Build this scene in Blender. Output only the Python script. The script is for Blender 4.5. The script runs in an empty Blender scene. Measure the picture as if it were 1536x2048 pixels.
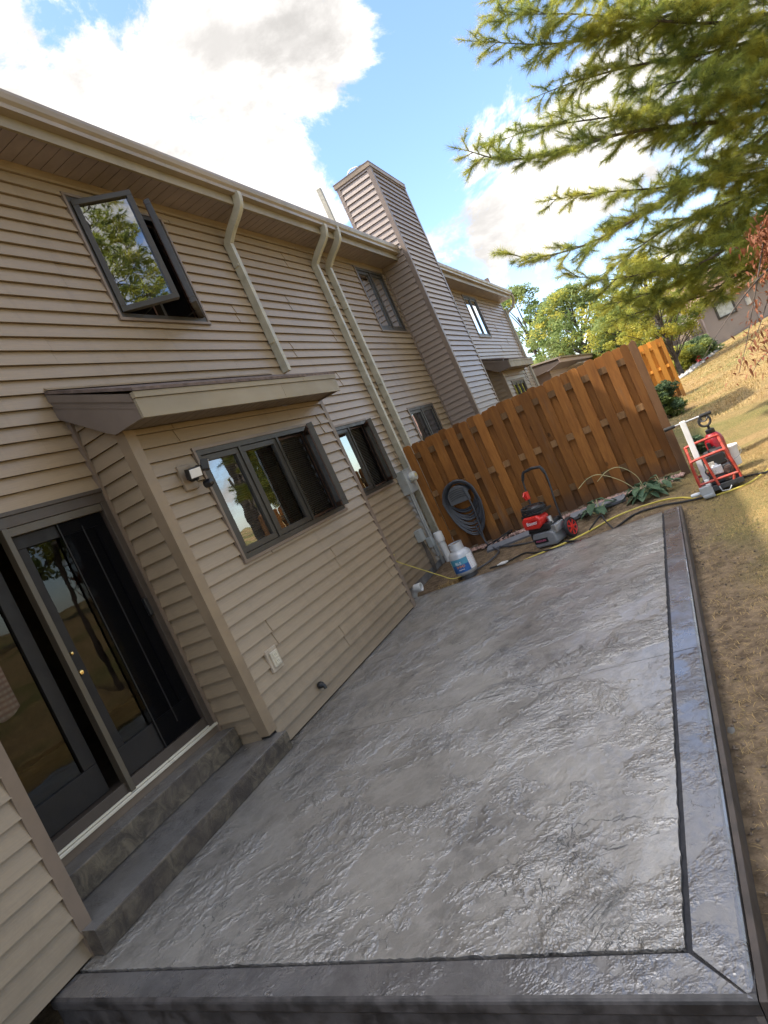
import bpy, bmesh, math, random
import numpy as np
from mathutils import Vector, Matrix
R = math.radians
S = bpy.context.scene
COL = S.collection

# ------------------------------------------------------------------ camera, sky, sun, exposure
CR = ((0.8242, 0.3836, -0.4165), (-0.3491, -0.2350, -0.9071), (-0.4458, 0.8931, -0.0598))   # world -> camera (right, down, forward)
CAMZ = 1.62
cd = bpy.data.cameras.new('camera'); cam = bpy.data.objects.new('camera', cd); COL.objects.link(cam)
_r = Vector(CR[0]).normalized(); _b = -Vector(CR[2]).normalized(); _u = _b.cross(_r).normalized(); _r = _u.cross(_b)
cam.matrix_world = Matrix(((_r.x, _u.x, _b.x, 0), (_r.y, _u.y, _b.y, 0), (_r.z, _u.z, _b.z, CAMZ), (0, 0, 0, 1)))
cd.sensor_fit = 'HORIZONTAL'; cd.sensor_width = 36; cd.lens = 1253.4 / 1536 * 36
cd.clip_start = 0.05; cd.clip_end = 1000
S.camera = cam
S.render.resolution_x, S.render.resolution_y = 768, 1024

SUN_EL = R(55)
sx, sy = -0.92, -0.39                                   # horizontal direction towards the sun
sl = math.hypot(sx, sy); sx /= sl; sy /= sl
TO_SUN = Vector((sx * math.cos(SUN_EL), sy * math.cos(SUN_EL), math.sin(SUN_EL)))
sd = bpy.data.lights.new('sun', 'SUN'); sd.energy = 2.2; sd.angle = R(0.9); sd.color = (1.0, 0.90, 0.76)
so = bpy.data.objects.new('sun', sd); COL.objects.link(so)
so.rotation_euler = TO_SUN.to_track_quat('Z', 'Y').to_euler()

W = bpy.data.worlds.new('World'); S.world = W; W.use_nodes = True
def build_world():
    nt = W.node_tree; N = nt.nodes; L = nt.links; N.clear()
    out = N.new('ShaderNodeOutputWorld'); bg = N.new('ShaderNodeBackground'); bg.inputs['Strength'].default_value = 0.15
    L.new(bg.outputs[0], out.inputs[0])
    sky = N.new('ShaderNodeTexSky'); sky.sky_type = 'NISHITA'; sky.sun_disc = False
    sky.sun_elevation = SUN_EL; sky.sun_rotation = math.atan2(sx, sy)
    sky.air_density = 1.0; sky.dust_density = 0.6; sky.ozone_density = 1.6
    tc = N.new('ShaderNodeTexCoord')
    def mth(op, a, b=None, c=None, clamp=False):
        n = N.new('ShaderNodeMath'); n.operation = op; n.use_clamp = clamp
        for i, v in enumerate((a, b, c)):
            if v is None: continue
            if isinstance(v, (int, float)): n.inputs[i].default_value = v
            else: L.new(v, n.inputs[i])
        return n.outputs[0]
    def noise(scale, detail, rough, dist=0.0, vec=None):
        n = N.new('ShaderNodeTexNoise'); n.inputs['Scale'].default_value = scale; n.inputs['Detail'].default_value = detail
        n.inputs['Roughness'].default_value = rough; n.inputs['Distortion'].default_value = dist
        L.new(vec if vec is not None else tc.outputs['Generated'], n.inputs['Vector']); return n.outputs['Fac']
    def smooth(v, a, b, lo=0.0, hi=1.0):
        n = N.new('ShaderNodeMapRange'); n.interpolation_type = 'SMOOTHSTEP'; n.clamp = True
        L.new(v, n.inputs[0])
        for i, x in zip((1, 2, 3, 4), (a, b, lo, hi)): n.inputs[i].default_value = x
        return n.outputs[0]
    vr = N.new('ShaderNodeMapping'); vr.inputs['Scale'].default_value = (1.0, 1.0, 1.6); L.new(tc.outputs['Generated'], vr.inputs[0])
    n0 = noise(4.6, 12, 0.66, 0.35, vr.outputs[0]); n1 = mth('ADD', mth('MULTIPLY', mth('SUBTRACT', n0, 0.5), 2.7), 0.45)
    # banks of cloud (direction, inner and outer radius in degrees, weight): positive thickens, negative opens blue sky
    blobs = [((-.466, .595, .655), 4, 28, .22), ((-.44, .74, .51), 4, 22, .26), ((-.30, .80, .52), 2, 13, .18), ((-.40, .80, .45), 2, 10, .16), ((-.20, .83, .56), 1, 7, .14),
             ((-.085, .90, .43), 2, 13, -.26), ((-.21, .89, .40), 1, 8, -.20), ((-.02, .88, .47), 3, 12, -.10), ((-.36, .70, .62), .5, 4.5, -.30), ((-.34, .75, .57), .5, 3, -.16),
             ((-.10, .955, .265), 2, 9, .28), ((-.03, .96, .28), 2, 9, .28), ((-.18, .955, .25), 1, 6, .16), ((-.095, .986, .138), .5, 4.5, -.34), ((-.03, .985, .13), .5, 5, -.24),
             ((-.12, .99, .05), 1, 7, .20), ((.15, .97, .2), 3, 12, .04), ((.45, .8, .35), 6, 30, .10), ((.8, -.1, .5), 10, 60, .14), ((.3, -.9, .4), 10, 60, .14), ((0, 0, 1), 15, 55, .18)]
    acc = None
    for d, a, b, w in blobs:
        d = Vector(d).normalized()
        vm = N.new('ShaderNodeVectorMath'); vm.operation = 'DOT_PRODUCT'; L.new(tc.outputs['Generated'], vm.inputs[0]); vm.inputs[1].default_value = d
        s = smooth(vm.outputs['Value'], math.cos(R(b)), math.cos(R(a)), 0.0, w)
        acc = s if acc is None else mth('ADD', acc, s)
    dens = mth('ADD', n1, acc)
    mask = smooth(dens, 0.50, 0.80)
    thick = smooth(dens, 0.80, 1.35)
    n2 = noise(7.0, 6, 0.6, 0.2, vr.outputs[0])
    shade = smooth(n2, 0.30, 0.62, 0.56, 1.08)
    vs = N.new('ShaderNodeVectorMath'); vs.operation = 'DOT_PRODUCT'; L.new(tc.outputs['Generated'], vs.inputs[0]); vs.inputs[1].default_value = TO_SUN
    glow = smooth(vs.outputs['Value'], 0.62, 0.99, 1.0, 8.5)  # cloud brightness raised towards the sun, mostly out of view, to fill the shade
    val = mth('MULTIPLY', mth('MULTIPLY', shade, glow), smooth(thick, 0.0, 1.0, 1.06, 0.90))
    cl = N.new('ShaderNodeVectorMath'); cl.operation = 'SCALE'; cl.inputs[0].default_value = (2.75, 2.65, 2.55); L.new(val, cl.inputs['Scale'])
    tint = N.new('ShaderNodeMix'); tint.data_type = 'RGBA'; tint.blend_type = 'MULTIPLY'; tint.inputs['Factor'].default_value = 1.0
    L.new(sky.outputs[0], tint.inputs[6]); tint.inputs[7].default_value = (.64, .67, .76, 1)
    mx = N.new('ShaderNodeMix'); mx.data_type = 'RGBA'; L.new(mask, mx.inputs['Factor']); L.new(tint.outputs[2], mx.inputs[6]); L.new(cl.outputs[0], mx.inputs[7])
    L.new(mx.outputs[2], bg.inputs['Color'])
build_world()
vs_ = S.view_settings; vs_.view_transform = 'Standard'; vs_.look = 'None'; vs_.exposure = 1.85; vs_.gamma = 1.0; vs_.use_curve_mapping = False
S.cycles.use_denoising = True; S.cycles.max_bounces = 8; S.cycles.transparent_max_bounces = 12
S.cycles.caustics_reflective = False; S.cycles.caustics_refractive = False; S.cycles.sample_clamp_indirect = 6

# ------------------------------------------------------------------ helpers
def pray(px, py):
    """direction of a photograph pixel (used to measure the place)"""
    c = ((px - 768) / 1253.4, (py - 1024) / 1253.4, 1.0)
    return Vector([sum(CR[k][i] * c[k] for k in range(3)) for i in range(3)])
def at_y(px, py, y):
    d = pray(px, py); t = y / d.y; return Vector((d.x * t, y, CAMZ + d.z * t))

class NT:
    def __init__(s, name):
        s.m = bpy.data.materials.new(name); s.m.use_nodes = True; s.t = s.m.node_tree; s.N = s.t.nodes; s.L = s.t.links
        s.b = s.N['Principled BSDF']; s.geo = s.N.new('ShaderNodeNewGeometry'); s.tc = s.N.new('ShaderNodeTexCoord')
    def pos(s, scale=(1, 1, 1), rot=(0, 0, 0), obj=False):
        mp = s.N.new('ShaderNodeMapping'); mp.inputs['Scale'].default_value = scale; mp.inputs['Rotation'].default_value = rot
        s.L.new(s.tc.outputs['Object'] if obj else s.geo.outputs['Position'], mp.inputs[0]); return mp.outputs[0]
    def noise(s, scale, detail=4, rough=.55, dist=0, vec=None):
        n = s.N.new('ShaderNodeTexNoise'); n.inputs['Scale'].default_value = scale; n.inputs['Detail'].default_value = detail
        n.inputs['Roughness'].default_value = rough; n.inputs['Distortion'].default_value = dist
        s.L.new(vec if vec is not None else s.pos(), n.inputs['Vector']); return n.outputs['Fac']
    def math(s, op, a, b=None, clamp=False):
        n = s.N.new('ShaderNodeMath'); n.operation = op; n.use_clamp = clamp
        for i, v in enumerate((a, b)):
            if v is None: continue
            if isinstance(v, (int, float)): n.inputs[i].default_value = v
            else: s.L.new(v, n.inputs[i])
        return n.outputs[0]
    def ss(s, v, a, b, lo=0., hi=1., lin=False):
        n = s.N.new('ShaderNodeMapRange'); n.interpolation_type = 'LINEAR' if lin else 'SMOOTHSTEP'; s.L.new(v, n.inputs[0])
        for i, x in zip((1, 2, 3, 4), (a, b, lo, hi)): n.inputs[i].default_value = x
        return n.outputs[0]
    def mix(s, f, a, b, mode='MIX'):
        n = s.N.new('ShaderNodeMix'); n.data_type = 'RGBA'; n.blend_type = mode
        if isinstance(f, (int, float)): n.inputs[0].default_value = f
        else: s.L.new(f, n.inputs[0])
        for i, v in ((6, a), (7, b)):
            if isinstance(v, tuple): n.inputs[i].default_value = (*v, 1)
            else: s.L.new(v, n.inputs[i])
        return n.outputs[2]
    def set(s, **k):
        for key, v in k.items():
            i = s.b.inputs[{'col': 'Base Color', 'rough': 'Roughness', 'metal': 'Metallic', 'spec': 'Specular IOR Level', 'coat': 'Coat Weight', 'cr': 'Coat Roughness', 'alpha': 'Alpha'}[key]]
            if isinstance(v, tuple): i.default_value = (*v, 1)
            elif isinstance(v, (int, float)): i.default_value = v
            else: s.L.new(v, i)
    def bump(s, h, strength=.3, dist=.01, prev=None):
        n = s.N.new('ShaderNodeBump'); n.inputs['Strength'].default_value = strength; n.inputs['Distance'].default_value = dist
        s.L.new(h, n.inputs['Height'])
        if prev is not None: s.L.new(prev, n.inputs['Normal'])
        s.L.new(n.outputs[0], s.b.inputs['Normal']); s.L.new(n.outputs[0], s.b.inputs['Coat Normal']); return n.outputs[0]

def plain(name, col, rough=.5, metal=0., var=.18, scale=6, bump=.1, bscale=60, spec=.5, dirt=None, stretch=(1, 1, 1)):
    """painted / moulded surface with a little wear"""
    n = NT(name)
    f = n.noise(scale, 5, .6, .2, n.pos(stretch, obj=False))
    c = n.mix(n.ss(f, .3, .7), tuple(x * (1 - var) for x in col), tuple(min(1, x * (1 + var)) for x in col))
    if dirt:
        d = n.noise(scale * .6, 6, .7, .4)
        c = n.mix(n.ss(d, .52, .72, 0, .6), c, dirt)
    n.set(col=c, rough=n.ss(n.noise(scale * 2, 4), .3, .7, max(.03, rough - .08), min(1, rough + .08)), metal=metal, spec=spec)
    if bump: n.bump(n.noise(bscale, 3), bump, .002)
    return n.m

class MB:
    def __init__(s): s.v = []; s.f = []; s.mi = []; s.cur = 0
    def quad(s, *p):
        n = len(s.v); s.v += [tuple(q) for q in p]; s.f.append(tuple(range(n, n + len(p)))); s.mi.append(s.cur); return s
    def box(s, x0, x1, y0, y1, z0, z1):
        n = len(s.v)
        s.v += [(x0, y0, z0), (x1, y0, z0), (x1, y1, z0), (x0, y1, z0), (x0, y0, z1), (x1, y0, z1), (x1, y1, z1), (x0, y1, z1)]
        for f in ((3, 2, 1, 0), (4, 5, 6, 7), (0, 1, 5, 4), (1, 2, 6, 5), (2, 3, 7, 6), (3, 0, 4, 7)):
            s.f.append(tuple(n + i for i in f)); s.mi.append(s.cur)
        return s
    def obox(s, c, ax, ay, az, hx, hy, hz):
        """oriented box: centre, three unit axes, half sizes"""
        n = len(s.v); c = Vector(c); ax = Vector(ax) * hx; ay = Vector(ay) * hy; az = Vector(az) * hz
        for k in (-1, 1):
            for i, j in ((-1, -1), (1, -1), (1, 1), (-1, 1)): s.v.append(tuple(c + ax * i + ay * j + az * k))
        for f in ((3, 2, 1, 0), (4, 5, 6, 7), (0, 1, 5, 4), (1, 2, 6, 5), (2, 3, 7, 6), (3, 0, 4, 7)):
            s.f.append(tuple(n + i for i in f)); s.mi.append(s.cur)
        return s
    def prism(s, poly, a, b, axis='z'):
        """polygon extruded along an axis from a to b"""
        n = len(s.v); m = len(poly)
        def P(p, t): return {'z': (p[0], p[1], t), 'y': (p[0], t, p[1]), 'x': (t, p[0], p[1])}[axis]
        s.v += [P(p, a) for p in poly] + [P(p, b) for p in poly]
        s.f.append(tuple(range(n + m - 1, n - 1, -1))); s.f.append(tuple(range(n + m, n + 2 * m))); s.mi += [s.cur] * 2
        for i in range(m):
            j = (i + 1) % m; s.f.append((n + i, n + j, n + m + j, n + m + i)); s.mi.append(s.cur)
        return s
    def tube(s, pts, r, seg=10, closed=False, flat=None, caps=True):
        """swept round (or flat=(w,h) rectangular) section along points; r number or list"""
        pts = [Vector(p) for p in pts]; m = len(pts); rr = r if isinstance(r, (list, tuple)) else [r] * m
        n0 = len(s.v); prev = None
        for i, p in enumerate(pts):
            a = pts[i - 1] if (i > 0 or closed) else p; b = pts[(i + 1) % m] if (i < m - 1 or closed) else p
            t = (b - a).normalized() if (b - a).length > 1e-9 else Vector((0, 0, 1))
            if prev is None:
                u = t.cross(Vector((0, 0, 1)))
                if u.length < .05: u = t.cross(Vector((0, 1, 0)))
                u.normalize()
            else:
                u = (prev - t * prev.dot(t)).normalized()
            prev = u; w = t.cross(u)
            if flat:
                for du, dw in ((-1, -1), (1, -1), (1, 1), (-1, 1)): s.v.append(tuple(p + u * du * flat[0] / 2 + w * dw * flat[1] / 2))
            else:
                for k in range(seg):
                    th = 2 * math.pi * k / seg; s.v.append(tuple(p + (u * math.cos(th) + w * math.sin(th)) * rr[i]))
        sg = 4 if flat else seg
        for i in range(m if closed else m - 1):
            j = (i + 1) % m
            for k in range(sg):
                l = (k + 1) % sg
                s.f.append((n0 + i * sg + k, n0 + i * sg + l, n0 + j * sg + l, n0 + j * sg + k)); s.mi.append(s.cur)
        if caps and not closed:
            s.f.append(tuple(n0 + k for k in range(sg - 1, -1, -1))); s.f.append(tuple(n0 + (m - 1) * sg + k for k in range(sg))); s.mi += [s.cur] * 2
        return s
    def lathe(s, prof, c=(0, 0, 0), seg=28, axis='z'):
        n0 = len(s.v); c = Vector(c); m = len(prof)
        for r, h in prof:
            for k in range(seg):
                th = 2 * math.pi * k / seg; a, b = r * math.cos(th), r * math.sin(th)
                s.v.append(tuple(c + Vector({'z': (a, b, h), 'x': (h, a, b), 'y': (a, h, b)}[axis])))
        for i in range(m - 1):
            for k in range(seg):
                l = (k + 1) % seg; s.f.append((n0 + i * seg + k, n0 + i * seg + l, n0 + (i + 1) * seg + l, n0 + (i + 1) * seg + k)); s.mi.append(s.cur)
        s.f.append(tuple(n0 + k for k in range(seg - 1, -1, -1))); s.f.append(tuple(n0 + (m - 1) * seg + k for k in range(seg))); s.mi += [s.cur] * 2
        return s
    def build(s, name, mats, parent=None, smooth=False, bevel=0, local=False, bseg=2):
        off = Vector((0, 0, 0))
        if parent is not None and not local:
            p = parent
            while p is not None: off += p.location; p = p.parent
        me = bpy.data.meshes.new(name); me.from_pydata([tuple(Vector(q) - off) for q in s.v], [], s.f)
        for m in (mats if isinstance(mats, (list, tuple)) else [mats]): me.materials.append(m)
        me.polygons.foreach_set('material_index', s.mi)
        if smooth: me.polygons.foreach_set('use_smooth', [True] * len(s.f))
        me.update()
        bm = bmesh.new(); bm.from_mesh(me); bmesh.ops.recalc_face_normals(bm, faces=bm.faces); bm.to_mesh(me); bm.free()
        o = bpy.data.objects.new(name, me); COL.objects.link(o)
        if parent is not None: o.parent = parent
        if bevel:
            bv = o.modifiers.new('bevel', 'BEVEL'); bv.width = bevel; bv.segments = bseg; bv.limit_method = 'ANGLE'; bv.angle_limit = R(40)
        if smooth and bevel == 0:
            try: me.set_sharp_from_angle(angle=R(45))
            except Exception: pass
        return o
def fastmesh(name, V, F, mats, parent=None, mi=None, smooth=False):
    """numpy vertices (n,3) and equal-size faces (m,k)"""
    V = np.asarray(V, np.float32).copy(); F = np.asarray(F, np.int32); k = F.shape[1]
    if parent is not None:
        p = parent
        while p is not None: V -= np.array(p.location, np.float32); p = p.parent
    me = bpy.data.meshes.new(name); me.vertices.add(len(V)); me.vertices.foreach_set('co', V.ravel())
    me.loops.add(F.size); me.loops.foreach_set('vertex_index', F.ravel()); me.polygons.add(len(F))
    me.polygons.foreach_set('loop_start', np.arange(0, F.size, k, dtype=np.int32))
    for m in (mats if isinstance(mats, (list, tuple)) else [mats]): me.materials.append(m)
    if mi is not None: me.polygons.foreach_set('material_index', np.asarray(mi, np.int32))
    if smooth: me.polygons.foreach_set('use_smooth', np.ones(len(F), bool))
    me.update(calc_edges=True); o = bpy.data.objects.new(name, me); COL.objects.link(o)
    if parent is not None: o.parent = parent
    return o
def tag(o, label=None, cat=None, group=None, kind=None):
    if label: o['label'] = label
    if cat: o['category'] = cat
    if group: o['group'] = group
    if kind: o['kind'] = kind
    return o
def thing(name, label, cat, loc=(0, 0, 0), group=None, rz=0):
    o = bpy.data.objects.new(name, None); COL.objects.link(o); o.location = loc; o.rotation_euler = (0, 0, rz); o.empty_display_size = .1
    return tag(o, label, cat, group)
def text(name, body, size, mat, parent, loc, rot, ext=.001):
    c = bpy.data.curves.new(name, 'FONT'); c.body = body; c.size = size; c.extrude = ext; c.align_x = 'CENTER'; c.align_y = 'CENTER'
    c.materials.append(mat); t = bpy.data.objects.new(name, c); COL.objects.link(t); bpy.context.view_layer.update()
    me = bpy.data.meshes.new_from_object(t.evaluated_get(bpy.context.evaluated_depsgraph_get())); bpy.data.objects.remove(t); bpy.data.curves.remove(c)
    o = bpy.data.objects.new(name, me); COL.objects.link(o); o.parent = parent; o.location = loc; o.rotation_euler = rot
    return o
def smooth_path(pts, n=8):
    """Catmull-Rom through points"""
    P = [Vector(p) for p in pts]; P = [P[0] * 2 - P[1]] + P + [P[-1] * 2 - P[-2]]; out = []
    for i in range(1, len(P) - 2):
        for k in range(n):
            t = k / n; a, b, c, d = P[i - 1], P[i], P[i + 1], P[i + 2]
            out.append(.5 * ((2 * b) + (c - a) * t + (2 * a - 5 * b + 4 * c - d) * t * t + (3 * b - a - 3 * c + d) * t ** 3))
    out.append(P[-2]); return out

# ------------------------------------------------------------------ materials
def mat_siding(name, col, stain=True):
    n = NT(name)
    grain = n.noise(9, 6, .65, .15, n.pos((1, .6, 14)))
    big = n.noise(.55, 4, .6, .3)
    c = n.mix(n.ss(grain, .25, .75), tuple(x * .90 for x in col), tuple(x * 1.09 for x in col))
    c = n.mix(n.ss(big, .35, .7, 0, .35), c, tuple(x * .84 for x in col))
    if stain:
        sp = n.noise(5.0, 7, .72, .8)
        c = n.mix(n.ss(sp, .60, .76, 0, .42), c, (.19, .125, .065))
    X = n.N.new('ShaderNodeSeparateXYZ'); n.L.new(n.geo.outputs['Position'], X.inputs[0])
    spl = n.math('ADD', X.outputs[2], n.math('MULTIPLY', n.math('SUBTRACT', n.noise(6, 6, .7, .5), .5), 1.1))       # soil splashed on the lowest boards
    c = n.mix(n.ss(spl, .02, .55, .42, 0.), c, (.15, .11, .07))
    run = n.noise(2.2, 5, .6, .2, n.pos((1, 3.2, .25))); c = n.mix(n.ss(run, .54, .74, 0, .30), c, tuple(x * .62 for x in col))    # rain streaks
    n.set(col=c, rough=n.ss(grain, .2, .8, .36, .50), spec=.5, coat=.18, cr=.26)
    b = n.bump(n.noise(26, 5, .6, .1, n.pos((1, .5, 9))), .10, .004)
    n.bump(n.noise(2.3, 3), .12, .02, b)
    return n.m
SIDING = mat_siding('tan_vinyl_siding', (.305, .232, .150))
SIDING2 = mat_siding('taupe_vinyl_siding', (.285, .225, .178), False)
TRIM = plain('tan_trim', (.25, .185, .118), .42, var=.12, scale=3, bump=.06)
TRIMD = plain('brown_corner_trim', (.19, .142, .105), .45, var=.12, scale=3, bump=.06)
FASCIA = plain('weathered_khaki_fascia', (.27, .225, .15), .5, var=.14, scale=2.2, dirt=(.2, .17, .11), stretch=(1, .35, 1))
GUTTER = plain('khaki_gutter', (.29, .235, .175), .38, var=.16, scale=3, dirt=(.22, .2, .13), stretch=(1, .25, 1))
PANEL = plain('brown_aluminium_panel', (.155, .122, .098), .45, var=.12, scale=2.5)
SPOUT = plain('grey_green_downspout', (.40, .375, .29), .42, var=.14, scale=5, dirt=(.2, .19, .12))
FRAME = plain('dark_bronze_frame', (.042, .036, .028), .42, var=.15, scale=5)
FRAMEIN = plain('wood_stained_sash', (.13, .07, .045), .5, var=.2, scale=8)
DARK = plain('dark_interior', (.03, .026, .022), .9, bump=0)
ROOM = plain('interior_wall', (.16, .12, .09), .8, bump=0)
SHINGLE = plain('brown_shingles', (.13, .095, .08), .9, var=.35, scale=14, bump=.6, bscale=30)
WHITE = plain('white_plastic', (.72, .71, .68), .4, var=.06)
GREYBOX = plain('grey_enamel', (.36, .38, .37), .45, var=.1, dirt=(.22, .2, .16))
GALV = plain('galvanised_conduit', (.34, .35, .35), .42, .6, var=.15)
BLACK = plain('black_plastic', (.016, .016, .017), .4, var=.2)
RUBBER = plain('black_rubber', (.018, .018, .018), .75, var=.2)
GREYHOSE = plain('grey_hose', (.055, .058, .066), .5, var=.15)
YELLOW = plain('yellow_hose', (.52, .42, .07), .45, var=.12, dirt=(.3, .24, .08))
REDP = plain('red_paint', (.62, .03, .022), .35, var=.1)
REDF = plain('red_frame_paint', (.40, .05, .03), .5, var=.25, scale=14, dirt=(.22, .14, .10))
BRASS = plain('brass', (.75, .52, .2), .25, 1.0, var=.08)
SILVER = plain('cast_aluminium', (.55, .56, .57), .38, .8, var=.1)
METALBRIGHT = plain('aluminium_sill', (.66, .62, .52), .35, .3, var=.05, bump=0)
def mat_glass(name, ior=1.75, tint=(.62, .64, .62)):
    n = NT(name); N, L = n.N, n.L; N.remove(n.b)
    tr = N.new('ShaderNodeBsdfTransparent'); tr.inputs[0].default_value = (*tint, 1)
    gl = N.new('ShaderNodeBsdfGlossy'); gl.inputs['Roughness'].default_value = .012; gl.inputs[0].default_value = (.95, .97, .98, 1)
    fr = N.new('ShaderNodeFresnel'); fr.inputs[0].default_value = ior
    bp = N.new('ShaderNodeBump'); bp.inputs['Strength'].default_value = .05; bp.inputs['Distance'].default_value = .02
    L.new(n.noise(3.0, 2), bp.inputs['Height']); L.new(bp.outputs[0], gl.inputs['Normal'])
    mx = N.new('ShaderNodeMixShader'); L.new(fr.outputs[0], mx.inputs[0]); L.new(tr.outputs[0], mx.inputs[1]); L.new(gl.outputs[0], mx.inputs[2])
    L.new(mx.outputs[0], N['Material Output'].inputs[0]); return n.m
GLASS = mat_glass('window_glass', 3.1, (.55, .57, .55))
DOORGLASS = mat_glass('door_glass', 1.42, (.5, .5, .48))
def mat_screen(k=.60, name='insect_screen'):
    n = NT(name); N, L = n.N, n.L
    n.set(col=(.004, .004, .005), rough=.9, spec=.05); tr = N.new('ShaderNodeBsdfTransparent'); tr.inputs[0].default_value = (.75, .75, .75, 1)
    mx = N.new('ShaderNodeMixShader'); mx.inputs[0].default_value = k; L.new(tr.outputs[0], mx.inputs[1]); L.new(n.b.outputs[0], mx.inputs[2]); L.new(mx.outputs[0], N['Material Output'].inputs[0]); return n.m
SCREEN = mat_screen(); SCREENW = mat_screen(.22, 'window_screen')
def mat_wood(name, c0, c1, c2, rot=False):
    n = NT(name)
    oi = n.N.new('ShaderNodeObjectInfo')
    v = n.pos((7, 7, .8)); g = n.noise(3.2, 7, .62, .9, v)
    c = n.mix(n.ss(g, .3, .7), c0, c1)
    w = n.noise(18, 4, .6, .4, n.pos((5, 5, .35))); c = n.mix(n.ss(w, .45, .75, 0, .5), c, c2)
    big = n.noise(1.1, 4, .6, .2); c = n.mix(n.ss(big, .4, .72, 0, .5), c, tuple(x * .62 for x in c0))
    kn = n.N.new('ShaderNodeTexVoronoi'); kn.inputs['Scale'].default_value = 3.4; n.L.new(n.pos((1, 1, .55)), kn.inputs['Vector'])
    c = n.mix(n.ss(kn.outputs['Distance'], .045, .09, .75, 0.), c, tuple(x * .35 for x in c0))
    sh = n.N.new('ShaderNodeHueSaturation'); n.L.new(n.ss(oi.outputs['Random'], 0, 1, .60, 1.30, True), sh.inputs['Value']); n.L.new(c, sh.inputs['Color'])
    X = n.N.new('ShaderNodeSeparateXYZ'); n.L.new(n.geo.outputs['Position'], X.inputs[0])
    zz = n.math('ADD', X.outputs[2], n.math('MULTIPLY', n.math('SUBTRACT', n.noise(5, 5, .7), .5), .5))
    c2 = n.mix(n.ss(zz, .0, .32, .6, 0.), sh.outputs[0], (.07, .05, .035))                                    # soil splash at the foot
    c2 = n.mix(n.ss(n.noise(2.6, 6, .7, .3, n.pos((3, 3, .5))), .56, .76, 0, .45), c2, (.13, .105, .08))         # greyed weathering
    n.set(col=c2, rough=.68, spec=.25); n.bump(g, .45, .005); return n.m
CEDAR = mat_wood('stained_cedar', (.215, .082, .018), (.30, .125, .028), (.15, .058, .016))
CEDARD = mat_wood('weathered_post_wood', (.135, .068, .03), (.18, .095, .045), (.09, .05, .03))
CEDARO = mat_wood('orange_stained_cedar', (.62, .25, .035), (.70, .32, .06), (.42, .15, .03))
def mat_patio(name, light, mid, dark, rough=.27, bstr=1.0):
    n = NT(name)
    warp = n.noise(1.3, 3, .5, 0, n.pos())
    # split slate texture: ridged creases and flat chips of several sizes
    def ridge(scale, rot, st, det=6, dist=.7):
        q = n.noise(scale, det, .62, dist, n.pos(st, (0, 0, rot))); return n.math('ABSOLUTE', n.math('SUBTRACT', q, .5))
    r2 = n.ss(ridge(5.0, .1, (1, .85, 1), 6, .1), .0, .11); r3 = n.ss(ridge(15, .7, (1, .9, 1), 6, .1), .0, .15)
    h = n.noise(2.7, 10, .58, .15, n.pos((1, .85, 1), (0, 0, .3)))
    def chip(levels, edge):
        sc = n.math('MULTIPLY', h, levels); fr = n.math('FRACT', sc); return n.math('MULTIPLY', n.math('ADD', n.math('FLOOR', sc), n.ss(fr, .0, edge)), 1 / levels), fr
    ledge, fr = chip(9.0, .22)
    sel = n.ss(n.noise(2.0, 6, .7, .2), .47, .62)
    cr = n.math('MULTIPLY', n.ss(ridge(1.9, .2, (1, .8, 1), 7, 1.1), .0, .0045, 1, 0), n.ss(n.noise(1.7, 3, .5), .50, .58))
    rough_part = n.math('ADD', n.math('MULTIPLY', ledge, .85), n.math('ADD', n.math('MULTIPLY', r2, .055), n.math('MULTIPLY', r3, .045)))
    flat_part = n.math('ADD', n.math('MULTIPLY', h, .42), n.math('MULTIPLY', r3, .012))
    mm = n.N.new('ShaderNodeMix'); mm.data_type = 'FLOAT'; n.L.new(sel, mm.inputs[0]); n.L.new(flat_part, mm.inputs[2]); n.L.new(rough_part, mm.inputs[3])
    height = n.math('SUBTRACT', mm.outputs[0], n.math('MULTIPLY', cr, .10))
    m1 = n.noise(.9, 6, .66, .6); m2 = n.noise(2.4, 9, .72, .35, n.pos((1, .8, 1), (0, 0, .3))); m3 = n.noise(7, 8, .75, .3)
    c = n.mix(n.ss(m1, .36, .64), mid, light)
    c = n.mix(n.ss(m2, .48, .70, 0, .72), c, dark)
    c = n.mix(n.ss(m3, .54, .74, 0, .5), c, dark)
    c = n.mix(n.math('MULTIPLY', n.ss(r2, 0, .5, 1, 0), .14), c, tuple(min(.5, x * 1.5) for x in light))
    c = n.mix(n.math('MULTIPLY', cr, .85), c, (.018, .017, .018))
    n.set(col=c, rough=n.ss(m2, .3, .75, rough, rough + .2), spec=.5, coat=1.0, cr=n.ss(m3, .35, .7, .11, .28))
    n.b.inputs['Coat IOR'].default_value = 1.85
    b = n.bump(height, .9 * bstr, .064)
    n.bump(n.noise(48, 7, .78), .22, .005, b); n.L.new(b, n.b.inputs['Coat Normal'])
    return n.m
PATIO = mat_patio('stamped_slate_concrete', (.300, .280, .246), (.190, .176, .154), (.070, .064, .057), .30)
PATIOB = mat_patio('stamped_border_concrete', (.150, .142, .136), (.092, .087, .084), (.042, .039, .039), .22, .38)
GROOVE = plain('charcoal_groove', (.018, .018, .021), .8, var=.3, scale=30, bump=.5)
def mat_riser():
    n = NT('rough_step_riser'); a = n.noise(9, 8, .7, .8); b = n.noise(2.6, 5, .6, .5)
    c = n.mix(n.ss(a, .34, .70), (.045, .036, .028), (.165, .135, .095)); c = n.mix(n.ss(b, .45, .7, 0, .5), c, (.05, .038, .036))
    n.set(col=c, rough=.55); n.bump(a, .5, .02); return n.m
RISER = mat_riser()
TREAD = mat_patio('stamped_step_concrete', (.190, .183, .174), (.125, .119, .113), (.060, .056, .054), .3, .5)
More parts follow.
